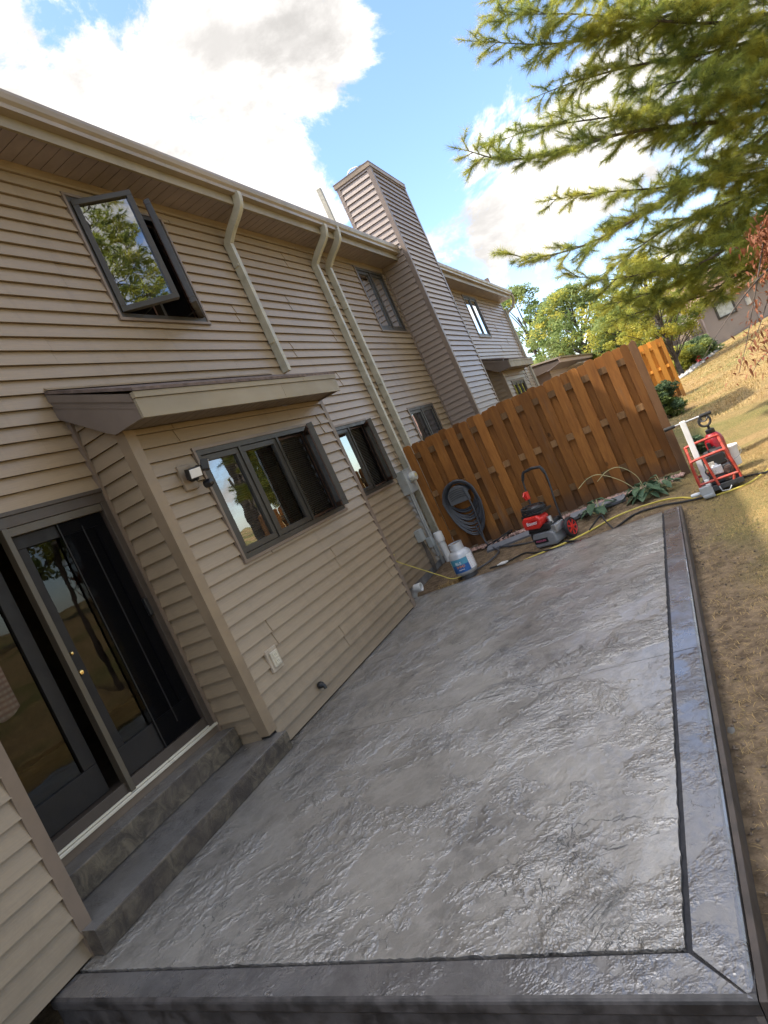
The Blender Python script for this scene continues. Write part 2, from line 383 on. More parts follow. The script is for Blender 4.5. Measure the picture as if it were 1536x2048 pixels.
def mat_lawn():
    n = NT('dry_lawn'); X = n.N.new('ShaderNodeSeparateXYZ'); n.L.new(n.geo.outputs['Position'], X.inputs[0])
    a = n.noise(42, 9, .8, .8); b = n.noise(.55, 5, .6, .5); g = n.noise(.34, 4, .6, .6, n.pos((1, .7, 1)))
    straw = n.mix(n.ss(a, .3, .7), (.16, .105, .05), (.46, .325, .15)); straw = n.mix(n.ss(n.noise(6, 8, .75, .5), .42, .68, 0, .55), straw, (.20, .13, .06))
    green = n.mix(n.ss(a, .3, .7), (.085, .085, .028), (.24, .225, .08))
    c = n.mix(n.ss(g, .42, .60, 0, .9), straw, green)
    d = n.noise(11, 7, .7, .3); dirt = n.mix(n.ss(d, .3, .72), (.095, .066, .042), (.29, .21, .135))
    w = n.math('ADD', X.outputs[0], n.math('MULTIPLY', n.math('SUBTRACT', n.noise(1.6, 5, .65), .5), 1.3))
    e = n.math('ADD', w, n.ss(X.outputs[1], 3.5, 8.5, 0, .75))
    c = n.mix(n.ss(e, -.05, .75, .95, 0.), c, dirt)
    n.set(col=c, rough=.95, spec=.12); b_ = n.bump(a, .7, .03); n.bump(n.noise(5, 6, .7), .6, .06, b_); return n.m
LAWN = mat_lawn()
def mat_leaf(name, a, b, c3, scale=1.2, trans=.35):
    n = NT(name); N, L = n.N, n.L
    f = n.noise(scale, 3, .6); g = n.noise(scale * 7, 3, .6)
    c = n.mix(n.ss(f, .35, .65), a, b); c = n.mix(n.ss(g, .5, .75, 0, .7), c, c3)
    n.set(col=c, rough=.6, spec=.25); t = N.new('ShaderNodeBsdfTranslucent'); L.new(c, t.inputs[0])
    mx = N.new('ShaderNodeMixShader'); mx.inputs[0].default_value = trans; L.new(n.b.outputs[0], mx.inputs[1]); L.new(t.outputs[0], mx.inputs[2]); L.new(mx.outputs[0], N['Material Output'].inputs[0]); return n.m
NEEDLE = mat_leaf('pine_needles', (.36, .40, .085), (.50, .47, .085), (.24, .33, .11), .9, .58)
NEEDLED = mat_leaf('dark_pine_needles', (.17, .22, .06), (.24, .27, .07), (.11, .17, .06), .9, .5)
LEAFY = mat_leaf('yellow_green_leaves', (.38, .40, .08), (.50, .43, .07), (.26, .33, .09), .7, .55)
LEAFG = mat_leaf('green_leaves', (.20, .27, .085), (.29, .34, .12), (.14, .21, .08), .5, .55)
LEAFB = mat_leaf('blue_green_leaves', (.06, .10, .05), (.10, .15, .07), (.045, .08, .04), 3, .3)
RUST = mat_leaf('rust_dry_leaves', (.20, .07, .03), (.30, .13, .07), (.10, .04, .025), 14, .3)
HOSTA = mat_leaf('hosta_leaves', (.05, .10, .055), (.10, .16, .085), (.20, .25, .15), 9, .25)
STRAW = mat_leaf('straw_blades', (.50, .35, .15), (.36, .25, .11), (.20, .21, .07), 1.4, .3)
BARK = plain('grey_brown_bark', (.085, .068, .055), .9, var=.45, scale=9, bump=.9, bscale=22)
STONE = plain('pink_crushed_stone', (.42, .27, .22), .85, var=.3, scale=16)
PLANK = plain('grey_composite_plank', (.17, .175, .185), .6, var=.15, scale=5)
FORM = plain('form_board_wood', (.060, .047, .038), .7, var=.3, scale=8, dirt=(.08, .06, .05))
BLUE = plain('blue_label', (.02, .10, .30), .35, var=.2)
LABELW = plain('white_lettering', (.8, .8, .8), .4, var=.03, bump=0)
PINK = plain('pink_lettering', (.55, .12, .22), .5, var=.1, bump=0)
ORANGE = plain('orange_lettering', (.75, .28, .05), .5, var=.05, bump=0)
exec_order = []

XM, XB = -3.88, -3.43          # main wall plane and the plane of the projecting bays
rng = random.Random(7)

# ------------------------------------------------------------------ the house
def siding(mb, axis, plane, sign, u0, u1, z0, z1, holes=(), expo=.1143, ref=0.0, seams=True, top=-.005, bot=.021):
    """lapped boards on a wall; holes = (u0,u1,z0,z1)"""
    def P(u, off, z): return (plane + sign * off, u, z) if axis == 'x' else (u, plane + sign * off, z)
    def q(a, b, c, d):
        mb.quad(a, b, c, d)
    k0 = int(math.floor((z0 - ref) / expo)); k1 = int(math.ceil((z1 - ref) / expo)); sl = {}
    for k in range(k0, k1):
        zb, zt = max(z0, ref + k * expo), min(z1, ref + (k + 1) * expo)
        if zt - zb < .004: continue
        def off(z): return bot + (top - bot) * (z - (ref + k * expo)) / expo
        cuts = sorted({zb, zt} | {h[i] for h in holes for i in (2, 3) if zb + 1e-4 < h[i] < zt - 1e-4})
        if seams and k % 2 == 0:
            pr = k // 2; L = u1 - u0
            sl[pr] = sorted(u0 + ((pr * 1.37 + j * 3.66) % max(L, 3.66)) for j in range(int(L / 3.66) + 1)) if L > 2 else []
        ss_ = sl.get(k // 2, []) if seams else []
        for a, b in zip(cuts[:-1], cuts[1:]):
            m = (a + b) / 2
            iv = [(u0, u1)]
            for h in holes:
                if h[2] < m < h[3]:
                    nv = []
                    for s, e in iv:
                        if h[1] <= s or h[0] >= e: nv.append((s, e)); continue
                        if h[0] > s: nv.append((s, h[0]))
                        if h[1] < e: nv.append((h[1], e))
                    iv = nv
            for s, e in iv:
                pts = [s] + [x for x in ss_ if s + .05 < x < e - .05] + [e]
                for i, (p0, p1) in enumerate(zip(pts[:-1], pts[1:])):
                    dx = .0035 if i % 2 else 0.
                    o0, o1 = off(a) + dx, off(b) + dx
                    q(P(p0, o0, a), P(p1, o0, a), P(p1, o1, b), P(p0, o1, b))
                    if a == zb: q(P(p0, top - .001, a + .004), P(p1, top - .001, a + .004), P(p1, o0, a), P(p0, o0, a))
                    if i > 0: q(P(p0 + .0006, -.001, a), P(p0 + .0006, o0 + .0035, a), P(p0 + .0006, o1 + .0035, b), P(p0 + .0006, -.001, b))
    return mb

HOUSE = thing('townhouse', 'long two storey townhouse with tan lap siding, tall siding chimney and dark bronze windows', 'house', (XM, 8, 0))
EAVE = 5.24                      # soffit height
WINS = dict(up1=(4.56, 5.78, 3.86, 5.04), mid=(7.20, 8.43, 1.41, 2.41), up2=(10.70, 11.93, 3.90, 5.11), low3=(10.22, 11.52, 1.41, 2.41), up4=(17.72, 19.12, 3.90, 5.13))
DOOR = (1.70, 3.49, .385, 2.37)
grow = lambda w: (w[0] - .03, w[1] + .03, w[2] - .03, w[3] + .03)
mb = MB()
holes = [grow(w) for w in WINS.values()] + [(DOOR[0] - .01, DOOR[1] + .02, .05, DOOR[3] + .015)]
siding(mb, 'x', XM, 1, -8, 22.85, .02, 5.20, holes)
mb.build('wall', SIDING, HOUSE)
# frieze under the soffit and the shell behind the siding
mb = MB(); mb.box(XM, XM + .018, -8, 22.85, 5.175, EAVE); mb.build('frieze', TRIM, HOUSE)
mb = MB(); mb.box(-9.9, XM - .02, 22.70, 22.84, -.3, 6.2); mb.box(-9.9, XM - .02, -8, -7.9, -.3, 6.2); mb.box(-10, -9.9, -8, 22.85, -.3, 6.2)
mb.box(-9.9, XM - .25, -7.9, 22.7, .24, .30); mb.box(-9.9, XM - .25, -7.9, 22.7, 2.66, 2.74)
for yy in (1.0, 6.62, 9.6, 14.0): mb.box(-9.9, XM - .1, yy, yy + .1, .3, 5.2)
mb.box(-7.3, -7.2, -7.9, 22.7, .3, 5.2); mb.build('interior_wall', ROOM, HOUSE)
mb = MB(); mb.box(XM - .12, XM - .004, -8, 22.85, -.35, .018); mb.build('foundation', plain('concrete_foundation', (.16, .15, .14), .9, var=.3, scale=8, bump=.5), HOUSE)
# soffit with panel grooves
SOFF = plain('mauve_brown_soffit', (.255, .21, .205), .5, var=.1)
mb = MB(); y = -8.0; k = 0
while y < 22.9:
    y1 = min(y + .135, 22.95); mb.box(-3.52, XM + .005, y + .004, y1 - .004, EAVE, EAVE + .02); mb.quad((-3.52, y - .004, EAVE + .010), (XM, y - .004, EAVE + .010), (XM, y + .004, EAVE + .010), (-3.52, y + .004, EAVE + .010)); y = y1; k += 1
mb.build('soffit', SOFF, HOUSE)
mb = MB()
ZE = 5.235
mb.prism([(-3.525, ZE - .02), (-3.50, ZE - .02), (-3.50, ZE + .20), (-3.525, ZE + .20)], -8.05, 12.14, 'y'); mb.prism([(-3.525, ZE - .02), (-3.50, ZE - .02), (-3.50, ZE + .20), (-3.525, ZE + .20)], 14.07, 22.98, 'y'); mb.build('fascia', FASCIA, HOUSE)
def gutter(y0, y1):
    x0, z0 = -3.498, ZE + .085
    prof = [(0, 0), (.075, 0), (.082, .035), (.105, .06), (.118, .10), (.118, .128), (.108, .128), (.104, .118), (.108, .105), (.095, .065), (.07, .045), (.066, .008), (.01, .008), (.01, .128), (0, .128)]
    m = MB(); m.prism([(x0 + a, z0 + b) for a, b in prof], y0, y1, 'y')
    m.box(x0, x0 + .118, y0 - .004, y0, z0, z0 + .125); m.box(x0, x0 + .118, y1, y1 + .004, z0, z0 + .125)
    return m.build('gutter', GUTTER, HOUSE)
gutter(-8.05, 12.12); gutter(14.09, 22.98)
mb = MB()
for s0, s1 in ((-8.1, 12.1), (14.1, 23.0)):
    mb.prism([(-3.46, ZE + .215), (-3.46, ZE + .235), (-10.6, ZE + 2.62), (-10.6, ZE + 2.60)], s0, s1, 'y')
mb.prism([(-4.75, ZE + .646), (-4.75, ZE + .666), (-10.6, ZE + 2.62), (-10.6, ZE + 2.60)], 12.1, 14.1, 'y')
mb.prism([(-10.61, ZE + 2.60), (-10.61, ZE + 2.62), (-17.8, ZE + .235), (-17.8, ZE + .215)], -8.1, 23.0, 'y')
mb.build('roof', SHINGLE, HOUSE)
for yy in (-8.0, 22.80): MB().prism([(-9.95, 5.2), (XM, 5.2), (XM, ZE + .33), (-9.95, ZE + 2.36)], yy, yy + .05, 'y').build('gable', SIDING2, HOUSE)
mb = MB(); mb.box(XM + .0, XM + .022, 22.79, 22.87, .02, 5.18); mb.build('corner_trim', TRIM, HOUSE)

# windows ----------------------------------------------------------
def casement(px, w, lites, opened=(), blinds=(), glass=GLASS, name='window', trim=TRIMD):
    """dark framed casement window; opened = {lite: (hinge side, degrees)}"""
    y0, y1, z0, z1 = w; f = .045; m = MB()
    m.cur = 0                                                   # frame
    m.box(px - .09, px + .022, y0, y1, z0, z0 + f); m.box(px - .09, px + .022, y0, y1, z1 - f, z1)
    m.box(px - .09, px + .022, y0, y0 + f, z0 + f, z1 - f); m.box(px - .09, px + .022, y1 - f, y1, z0 + f, z1 - f)
    n = len(lites) - 1
    for v in lites[1:-1]: m.box(px - .09, px + .020, v - .018, v + .018, z0 + f, z1 - f)
    m.cur = 1                                                   # casing channel
    t = .028
    m.box(px + .001, px + .030, y0 - t, y1 + t, z1 + .001, z1 + t); m.box(px + .001, px + .034, y0 - t - .01, y1 + t + .01, z0 - t, z0 - .001)
    m.box(px + .001, px + .030, y0 - t, y0 - .001, z0, z1); m.box(px + .001, px + .030, y1 + .001, y1 + t, z0, z1)
    W_ = m.build(name, [FRAME, trim], HOUSE)
    for i in range(n):
        a, b = lites[i] + (.018 if i else f), lites[i + 1] - (.018 if i < n - 1 else f); s = .052
        za, zb = z0 + f + .004, z1 - f - .004; a += .004; b -= .004
        if i in opened:
            side, ang = opened[i]; th = R(ang); hy = a if side == 'low' else b; sg = 1 if side == 'low' else -1
            D = Vector((math.sin(th), sg * math.cos(th), 0)); Nn = Vector((math.cos(th), -sg * math.sin(th), 0)); Z = Vector((0, 0, 1)); wd = b - a; o = Vector((px + .014, hy, 0)); d = .029
        else:
            D = Vector((0, 1, 0)); Nn = Vector((1, 0, 0)); Z = Vector((0, 0, 1)); wd = b - a; o = Vector((px - .012, a, 0)); d = .020
        sm = MB()
        def bar(u0, u1, v0, v1): sm.obox(o + D * (u0 + u1) / 2 + Z * (v0 + v1) / 2, D, Nn, Z, (u1 - u0) / 2, d, (v1 - v0) / 2)
        bar(0, wd, za, za + s); bar(0, wd, zb - s, zb); bar(0, s, za + s, zb - s); bar(wd - s, wd, za + s, zb - s)
        if i in opened:                                          # stained inner face of the sash
            sm.cur = 1; oo = o - Nn * (d + .004)
            for u0, u1, v0, v1 in ((.012, wd - .012, za + .012, za + s - .004), (.012, wd - .012, zb - s + .004, zb - .012), (.012, s - .004, za + s, zb - s), (wd - s + .004, wd - .012, za + s, zb - s)):
                sm.obox(oo + D * (u0 + u1) / 2 + Z * (v0 + v1) / 2, D, Nn, Z, (u1 - u0) / 2, .004, (v1 - v0) / 2)
            sm.cur = 0
        sm.build('sash', [FRAME, FRAMEIN], W_, bevel=.003)
        gm = MB(); c = o + D * wd / 2 + Z * (za + zb) / 2; gm.quad(*[c + D * i_ * (wd / 2 - s + .004) + Z * j_ * ((zb - za) / 2 - s + .004) for i_, j_ in ((-1, -1), (1, -1), (1, 1), (-1, 1))])
        gm.build('pane', glass, W_)
        if i in opened:
            am = MB(); am.tube([(px - .01, (a + b) / 2, za - .0), tuple(o + D * wd * .55 + Z * (za + .005))], .006, 6); am.build('opening_arm', BLACK, W_)
            sc = MB(); sc.cur = 0; e = .022; X_ = px - .055
            for p in ((a, b, za, za + e), (a, b, zb - e, zb), (a, a + e, za + e, zb - e), (b - e, b, za + e, zb - e)): sc.box(X_ - .006, X_ + .006, *p)
            sc.build('screen_frame', FRAMEIN, W_)
            sc = MB(); sc.quad((X_, a + e, za + e), (X_, b - e, za + e), (X_, b - e, zb - e), (X_, a + e, zb - e)); sc.build('insect_screen', SCREENW, W_)
        if i in blinds:
            bm_ = MB(); z = za + .03; XX = px - .105
            while z < zb:
                bm_.quad((XX - .009, a, z), (XX - .009, b, z), (XX + .009, b, z + .010), (XX + .009, a, z + .010)); z += .0215
            for yy in (a + .1, b - .1): bm_.box(XX - .001, XX + .001, yy, yy + .003, za, zb)
            bm_.build('blind', plain('pale_blind_slats', (.60, .57, .52), .6, var=.05, bump=0), W_)
    return W_
casement(XM, WINS['up1'], (4.56, 5.17, 5.78), {0: ('low', 38), 1: ('high', 33)})
casement(XM, WINS['mid'], (7.20, 7.82, 8.43), {1: ('high', 33)}, (1,))
casement(XM, WINS['up2'], (10.70, 11.315, 11.93), blinds=(0, 1))
casement(XM, WINS['low3'], (10.22, 10.87, 11.52), blinds=(0,))
casement(XM, WINS['up4'], (17.72, 18.42, 19.12))

# the projecting bay with the kitchen window ------------------------
def bay(y0, y1, win, lites, opened=(), blinds=(), zt=2.675, roof=(3.42, 6.50), trimr=True, pitch_panel=True):
    B = MB(); siding(B, 'x', XB, 1, y0 + .07, y1 - .05, .012, zt, [grow(win)] if win else [])
    siding(B, 'y', y0, -1, XM + .02, XB - .07, .012, 3.02); siding(B, 'y', y1, 1, XM + .02, XB - .05, .012, 3.02)
    b = B.build('bay_wall', SIDING, HOUSE)
    t = MB(); zb = .165 if y0 > 2 else .012
    def ell(px_, py_, w1, w2, sy_, za, zz):                       # L shaped corner strip as one piece
        return [(px_ - w1, py_), (px_ - w1, py_ + sy_ * .020), (px_ + .020, py_ + sy_ * .020), (px_ + .020, py_ - sy_ * w2), (px_ + .001, py_ - sy_ * w2), (px_ + .001, py_)]
    MB().prism(ell(XB, y0, .075, .085, -1, 0, 0), zb, zt).build('corner_trim', TRIM, b)
    MB().prism(ell(XB, y1, .055, .055, 1, 0, 0), -.01, zt).build('corner_trim', TRIMD, b)
    MB().box(XM + .002, XM + .045, y0 - .040, y0 - .012, .30, 3.05).build('corner_trim', TRIMD, b)
    r = MB(); ra, rb = roof; xf = -3.10
    r.cur = 0; r.prism([(XM + .015, 3.215), (xf + .02, 2.875), (xf + .02, 2.850), (XM + .015, 3.190)], ra - .012, rb + .012, 'y')
    r.build('bay_roof', SHINGLE, b)
    r = MB(); r.box(xf - .022, xf, ra, rb, 2.655, 2.800); r.box(xf - .020, xf + .012, ra - .004, rb + .004, 2.803, 2.848)
    for yy in (ra + (rb - ra) * .62,): r.box(xf - .010, xf + .0016, yy, yy + .003, 2.66, 2.80); r.box(xf, xf + .0136, yy + .45, yy + .453, 2.805, 2.846)
    r.build('bay_fascia', FASCIA, b)
    r = MB()
    y_ = ra + .002
    while y_ < rb - .01: r.box(XB + .021, xf - .022, y_, min(y_ + .105, rb), 2.678, 2.692); r.box(XB + .021, xf - .022, y_ + .105, min(y_ + .112, rb), 2.684, 2.692); y_ += .112
    r.build('bay_soffit', PANEL, b)
    for ya, yb in ((ra, ra + .016), (rb - .016, rb)):
        r = MB(); r.prism([(XM + .016, 3.185), (xf - .024, 2.845), (xf - .024, 2.66), (XB + .02, 2.66), (XB - .05, 2.70), (XM + .016, 2.985)], ya, yb, 'y')
        e_ = -.008 if ya == ra else .0
        for t0, t1, ex in ((.0, .06, .010), (.10, .11, .004)):
            r.prism([(XM + .016, 3.183 - t0), (xf - .026, 2.843 - t0), (xf - .026, 2.843 - t1), (XM + .016, 3.183 - t1)], ya - ex if ya == ra else yb, ya if ya == ra else yb + ex, 'y')
        r.build('bay_end_panel', PANEL, b)
    fl = MB(); fl.prism([(XM + .016, 3.235), (XM + .024, 3.235), (XM + .060, 3.205), (XM + .016, 3.212)], ra, rb, 'y'); fl.build('flashing', TRIM, b)
    if win: return casement(XB, win, lites, opened, blinds)
bay(3.517, 6.56, (4.125, 5.99, 1.425, 2.415), (4.125, 4.715, 5.345, 5.99), {2: ('high', 36)}, (0, 1, 2))
bay(-3.2, 1.79, None, None, roof=(-3.3, 1.86))
bay(16.34, 19.42, (16.95, 18.6, 1.41, 2.35), (16.95, 17.5, 18.05, 18.6), (), (), roof=(16.10, 19.45))

# patio door ----------------------------------------------------------
def door():
    y0, y1, z0, z1 = DOOR; m = MB(); x = XM
    m.box(x - .12, x + .030, y0, y1, z1 - .075, z1); m.box(x - .12, x + .030, y1 - .07, y1, z0, z1 - .075); m.box(x - .12, x + .030, y0, y0 + .05, z0, z1 - .075)
    m.box(x - .12, x + .018, y0 + .05, y1 - .07, z0 + .005, z0 + .085)
    m.box(x - .12, x + .040, y0, y1, z1 + .001, z1 + .03)
    D = m.build('patio_door', plain('taupe_bronze_door_frame', (.062, .048, .038), .45, var=.12), HOUSE, bevel=.003)
    LT = plain('khaki_screen_stile', (.085, .07, .05), .4, var=.1)
    DK = plain('dark_door_leaf', (.013, .0115, .0115), .5, var=.15, spec=.3)
    m = MB(); m.box(x - .02, x + .042, 2.607, 2.648, z0 + .01, z1 - .076); m.box(x - .015, x + .024, 2.651, y1 - .071, z1 - .135, z1 - .077); m.build('screen_stile', LT, D, bevel=.003)
    # right leaf: dark frame, glass, fine screen on its outer half
    def leaf(ya, yb, xx, s=.09, sb=.20):
        m = MB(); za, zb = z0 + .088, z1 - .137
        m.box(xx - .022, xx + .022, ya, yb, za, za + sb); m.box(xx - .022, xx + .022, ya, yb, zb - s, zb); m.box(xx - .022, xx + .022, ya, ya + s, za + sb, zb - s); m.box(xx - .022, xx + .022, yb - s, yb, za + sb, zb - s)
        L_ = m.build('door_leaf', DK, D, bevel=.004)
        g = MB(); g.quad((xx, ya + s, za + sb), (xx, yb - s, za + sb), (xx, yb - s, zb - s), (xx, ya + s, zb - s)); g.build('door_pane', DOORGLASS, D)
        return za, zb
    za, zb = leaf(2.655, 3.415, x - .030); leaf(1.755, 2.545, x - .075, .10)
    m = MB(); X_ = x + .0
    m.quad((X_, 3.02, za), (X_, 3.40, za), (X_, 3.40, zb), (X_, 3.02, zb)); m.build('insect_screen', SCREEN, D)
    m = MB(); m.box(X_ - .004, X_ + .004, 3.198, 3.208, za + .1, zb - .06); m.box(X_ - .004, X_ + .008, 3.012, 3.022, za, zb); m.build('screen_bar', DK, D)
    m = MB(); m.box(x + .0, x + .032, 3.388, 3.425, 1.36, 1.50); m.build('latch', BLACK, D, bevel=.006)
    for zz, r in ((1.245, .020), (1.385, .013)):
        m = MB(); m.lathe([(r * .6, 0), (r * .6, .016), (r, .02), (r * 1.05, .034), (r * .7, .044), (.002, .046)], (x + .024 - .03, 2.672, zz), 18, 'x'); m.build('door_knob', BRASS, D, smooth=True)
    m = MB(); m.box(x + .018, x + .034, y0 + .051, y1 - .071, z0 + .002, z0 + .016); m.box(x - .12, x + .050, y0, y1, z0 - .020, z0 + .001); m.build('door_sill', METALBRIGHT, D, bevel=.003)
    m = MB(); m.box(x - .12, x + .014, y0, y1, .30, z0 - .021); m.build('sill_board', TRIMD, D)
    # plaid cloth seen behind the left leaf's glass
    pl = NT('plaid_cloth'); wv = pl.N.new('ShaderNodeTexWave'); wv.inputs['Scale'].default_value = 9; wv.bands_direction = 'Z'; wv2 = pl.N.new('ShaderNodeTexWave'); wv2.inputs['Scale'].default_value = 9; wv2.bands_direction = 'Y'
    for q in (wv, wv2): pl.L.new(pl.pos(), q.inputs['Vector']); q.inputs['Distortion'].default_value = .5
    cc = pl.mix(pl.math('MULTIPLY', wv.outputs['Fac'], .7), (.75, .62, .64), (.35, .12, .16)); cc = pl.mix(pl.math('MULTIPLY', wv2.outputs['Fac'], .5), cc, (.45, .3, .36)); pl.set(col=cc, rough=.9)
    m = MB(); n = 22; V = []
    for j in range(12):
        for i in range(n):
            yy = 1.86 + .46 * i / (n - 1); V.append((x - .115 + .012 * math.sin(i * 1.1 + j * .2) , yy, 1.22 + .5 * j / 11 - .02 * math.sin(i * .5)))
    F = [(j * n + i, j * n + i + 1, (j + 1) * n + i + 1, (j + 1) * n + i) for j in range(11) for i in range(n - 1)]
    fastmesh('plaid_cloth', V, F, pl.m, D, smooth=True)
door()

# chimney --------------------------------------------------------------
def chimney():
    y0, y1, xf, zt = 12.15, 14.06, -3.275, 7.02; C = MB()
    xb = -4.05
    siding(C, 'x', xf, 1, y0 + .05, y1 - .05, .02, zt, seams=False)
    siding(C, 'y', y0, -1, XM + .025, xf - .05, .02, 5.30, seams=False); siding(C, 'y', y0, -1, xb, xf - .05, 5.30, zt, seams=False)
    siding(C, 'y', y1, 1, xb, xf - .05, .02, zt, seams=False); siding(C, 'x', xb, -1, y0, y1, 5.3, zt, seams=False)
    c = C.build('chimney', SIDING2, HOUSE)
    t = MB()
    for yy, s in ((y0, -1), (y1, 1)):
        MB().prism([(xf - .065, yy), (xf - .065, yy + s * .020), (xf + .020, yy + s * .020), (xf + .020, yy - s * .075), (xf + .001, yy - s * .075), (xf + .001, yy)], .02, zt).build('corner_trim', TRIMD, c)
    MB().box(xb - .01, xb + .06, y0 - .019, y0, 5.72, zt).build('corner_trim', TRIMD, c); MB().box(XM + .003, XM + .04, y0 - .045, y0 - .014, .02, EAVE).build('corner_trim', TRIMD, c)
    t = MB(); t.box(xb - .035, xf + .034, y0 - .034, y1 + .034, zt + .0, zt + .085); t.box(xb - .042, xf + .041, y0 - .041, y1 + .041, zt + .085, zt + .093); t.build('chimney_cap', TRIM, c)
    t = MB(); t.lathe([(.13, 0), (.13, .16), (.17, .17), (.17, .22), (.02, .27)], (-3.60, 12.75, zt + .10), 20); t.build('flue', BLACK, c, smooth=True)
    t = MB(); t.tube(smooth_path([(-3.8, 12.4, zt + .1), (-3.82, 12.4, zt + .20), (-3.72, 12.38, zt + .26), (-3.55, 12.36, zt + .22), (-3.52, 12.36, zt + .1)], 5), .012, 6); t.build('cap_wire', GALV, c)
chimney()

# downspouts -------------------------------------------------------------
def spout(name, pts, w=.098, d=.072, straps=()):
    m = MB(); m.tube(smooth_path(pts[:5], 5)[:-1] + [Vector(p) for p in pts[4:]] if len(pts) > 5 else pts, .05, flat=(w, d))
    n = len(m.v)
    for i in range(2, 5):                                        # crimped elbow ribs
        pass
    for z in straps: m.box(pts[-1][0] - .04, pts[-1][0] + .034, pts[-1][1] - .055, pts[-1][1] + .055, z, z + .03)
    return m.build(name, SPOUT, HOUSE, bevel=.008)
def drop(y, zb, straps, x=XM + .065):
    return spout('downspout', [(-3.44, y, ZE + .10), (-3.445, y, ZE + .03), (-3.50, y, ZE - .07), (-3.70, y, ZE - .22), (x, y, ZE - .33), (x, y, ZE - .42), (x, y, zb)], straps=straps)
drop(6.84, 3.22, (3.6, 4.6))
drop(9.02, .36, (1.0, 4.2, 2.9))
drop(9.46, .30, (1.0, 4.2, 2.9))
m = MB(); m.tube([(-3.43, 9.49, ZE + .08), (-3.43, 9.49, ZE + .78)], .05, flat=(.075, .06)); m.build('vent_pipe', SPOUT, HOUSE, bevel=.006)
m = MB(); m.tube(smooth_path([(-3.43, 22.93, ZE + .1), (-3.43, 22.98, ZE - .05), (-3.55, 23.0, ZE - .28), (-3.80, 22.95, ZE - .42), (-3.82, 22.92, ZE - .7), (-3.82, 22.92, .1)], 5), .05, 8); m.build('downspout', SPOUT, HOUSE)

# ------------------------------------------------------------------ ground
def gz(x, y):
    x = np.asarray(x, float); y = np.asarray(y, float)
    sm = lambda v, a, b: (lambda t: t * t * (3 - 2 * t))(np.clip((v - a) / (b - a), 0, 1))
    z = -.105 + .05 * sm(y, 6.5, 8.6) * (1 - sm(x, -.6, .4))
    rise = np.clip(x - .6, 0, 40)
    z = z + .115 * rise * sm(y, 6, 16) * (1 - .5 * sm(rise, 6, 30)) + .05 * rise * (1 - sm(y, 6, 16)) * (1 - .5 * sm(rise, 6, 30))
    z = z - .13 * (1 - sm(y, 1.3, 2.0)) * (1 - sm(x, -.35, .2))
    z = z - .08 * (1 - sm(x, -4.2, -3.7)) + .05 * sm(y, 9, 20)
    z = z + .010 * np.sin(x * 5.1 + y * 2.3) + .012 * np.sin(y * 3.7 - x * 2.9) * sm(x, -.4, .3)
    return z
xs = np.concatenate([np.linspace(-70, -8, 14), np.linspace(-7, -1, 25), np.linspace(-.9, 3, 79), np.linspace(3.2, 12, 45), np.linspace(13, 90, 24)])
ys = np.concatenate([np.linspace(-40, -2, 12), np.linspace(-1, 14, 150), np.linspace(14.5, 48, 68), np.linspace(50, 160, 30)])
GX, GY = np.meshgrid(xs, ys); nx, ny = len(xs), len(ys)
ii, jj = np.meshgrid(np.arange(nx - 1), np.arange(ny - 1)); b_ = (jj * nx + ii).ravel()
tag(fastmesh('ground', np.stack([GX, GY, gz(GX, GY)], -1).reshape(-1, 3), np.stack([b_, b_ + 1, b_ + nx + 1, b_ + nx], 1), LAWN, smooth=True), kind='structure')

# ------------------------------------------------------------------ patio slab and steps
def patio():
    m = MB(); zg = -.013
    gx0, gx1 = -.533, -.511                                     # groove parallel with the house
    m.cur = 2; m.prism([(XB + .01, 1.56), (-.382, 1.517), (-.402, 7.03), (-3.62, 6.93), (-3.62, 6.60), (XB + .01, 6.60)], -.21, zg - .0)
    m.cur = 0
    J = 3.617
    jr = random.Random(12)
    def rag(p, q, amp=.0032, st=.022):
        k = max(2, int((Vector(q) - Vector(p)).length / st)); d = (Vector(q) - Vector(p)).normalized(); nn = Vector((-d.y, d.x))
        return [tuple(Vector(p).lerp(Vector(q), i / k) + nn * (jr.uniform(-amp, amp) if 0 < i < k else 0)) for i in range(k)]
    m.prism(rag((XB + .012, 1.662), (gx0, 1.662)) + rag((gx0, 1.662), (gx0, J)) + [(gx0, J), (XB + .012, J)], zg, 0)
    m.prism([(XB + .012, J + .006)] + rag((gx0, J + .006), (gx0, 7.02)) + [(gx0, 7.02), (-3.62, 6.925), (-3.62, 6.60), (XB + .012, 6.60)], zg, 0)
    m.cur = 1
    # border strips: long side (two lengths), near side, mitred corner
    m.prism([(gx1, 1.652), (-.382, 1.517), (-.382, J), (gx1, J)], zg, 0); m.prism([(gx1, J + .007), (-.382, J + .007), (-.382, 7.07), (gx1, 7.066)], zg, 0)
    m.prism([(gx0, 7.024), (gx0, 7.064), (-3.62, 6.965), (-3.62, 6.929)], zg, 0)
    m.prism([(XB + .012, 1.517), (-.392, 1.517), (gx1 - .012, 1.644), (gx1 - .02, 1.644), (XB + .012, 1.644)], zg, 0)
    # rounded nosing of the near edge
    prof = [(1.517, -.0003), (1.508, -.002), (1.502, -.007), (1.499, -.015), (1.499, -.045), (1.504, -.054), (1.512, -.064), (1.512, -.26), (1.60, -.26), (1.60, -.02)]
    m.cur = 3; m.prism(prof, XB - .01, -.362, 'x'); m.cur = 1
    # rounded right edge
    prof = [(-.384, -.0005), (-.374, -.002), (-.367, -.008), (-.364, -.018), (-.364, -.20), (-.384, -.20)]
    m.prism(prof, 1.505, 7.07, 'y')
    return tag(m.build('patio', [PATIO, PATIOB, GROOVE, plain('shaded_slab_face', (.055, .050, .048), .5, var=.6, scale=11, bump=1.0, bscale=18)]), kind='structure')  # near face and nosing coloured darker to stand in for shade there
patio()
m = MB(); m.box(-.360, -.338, 1.50, 7.10, -.16, -.006)
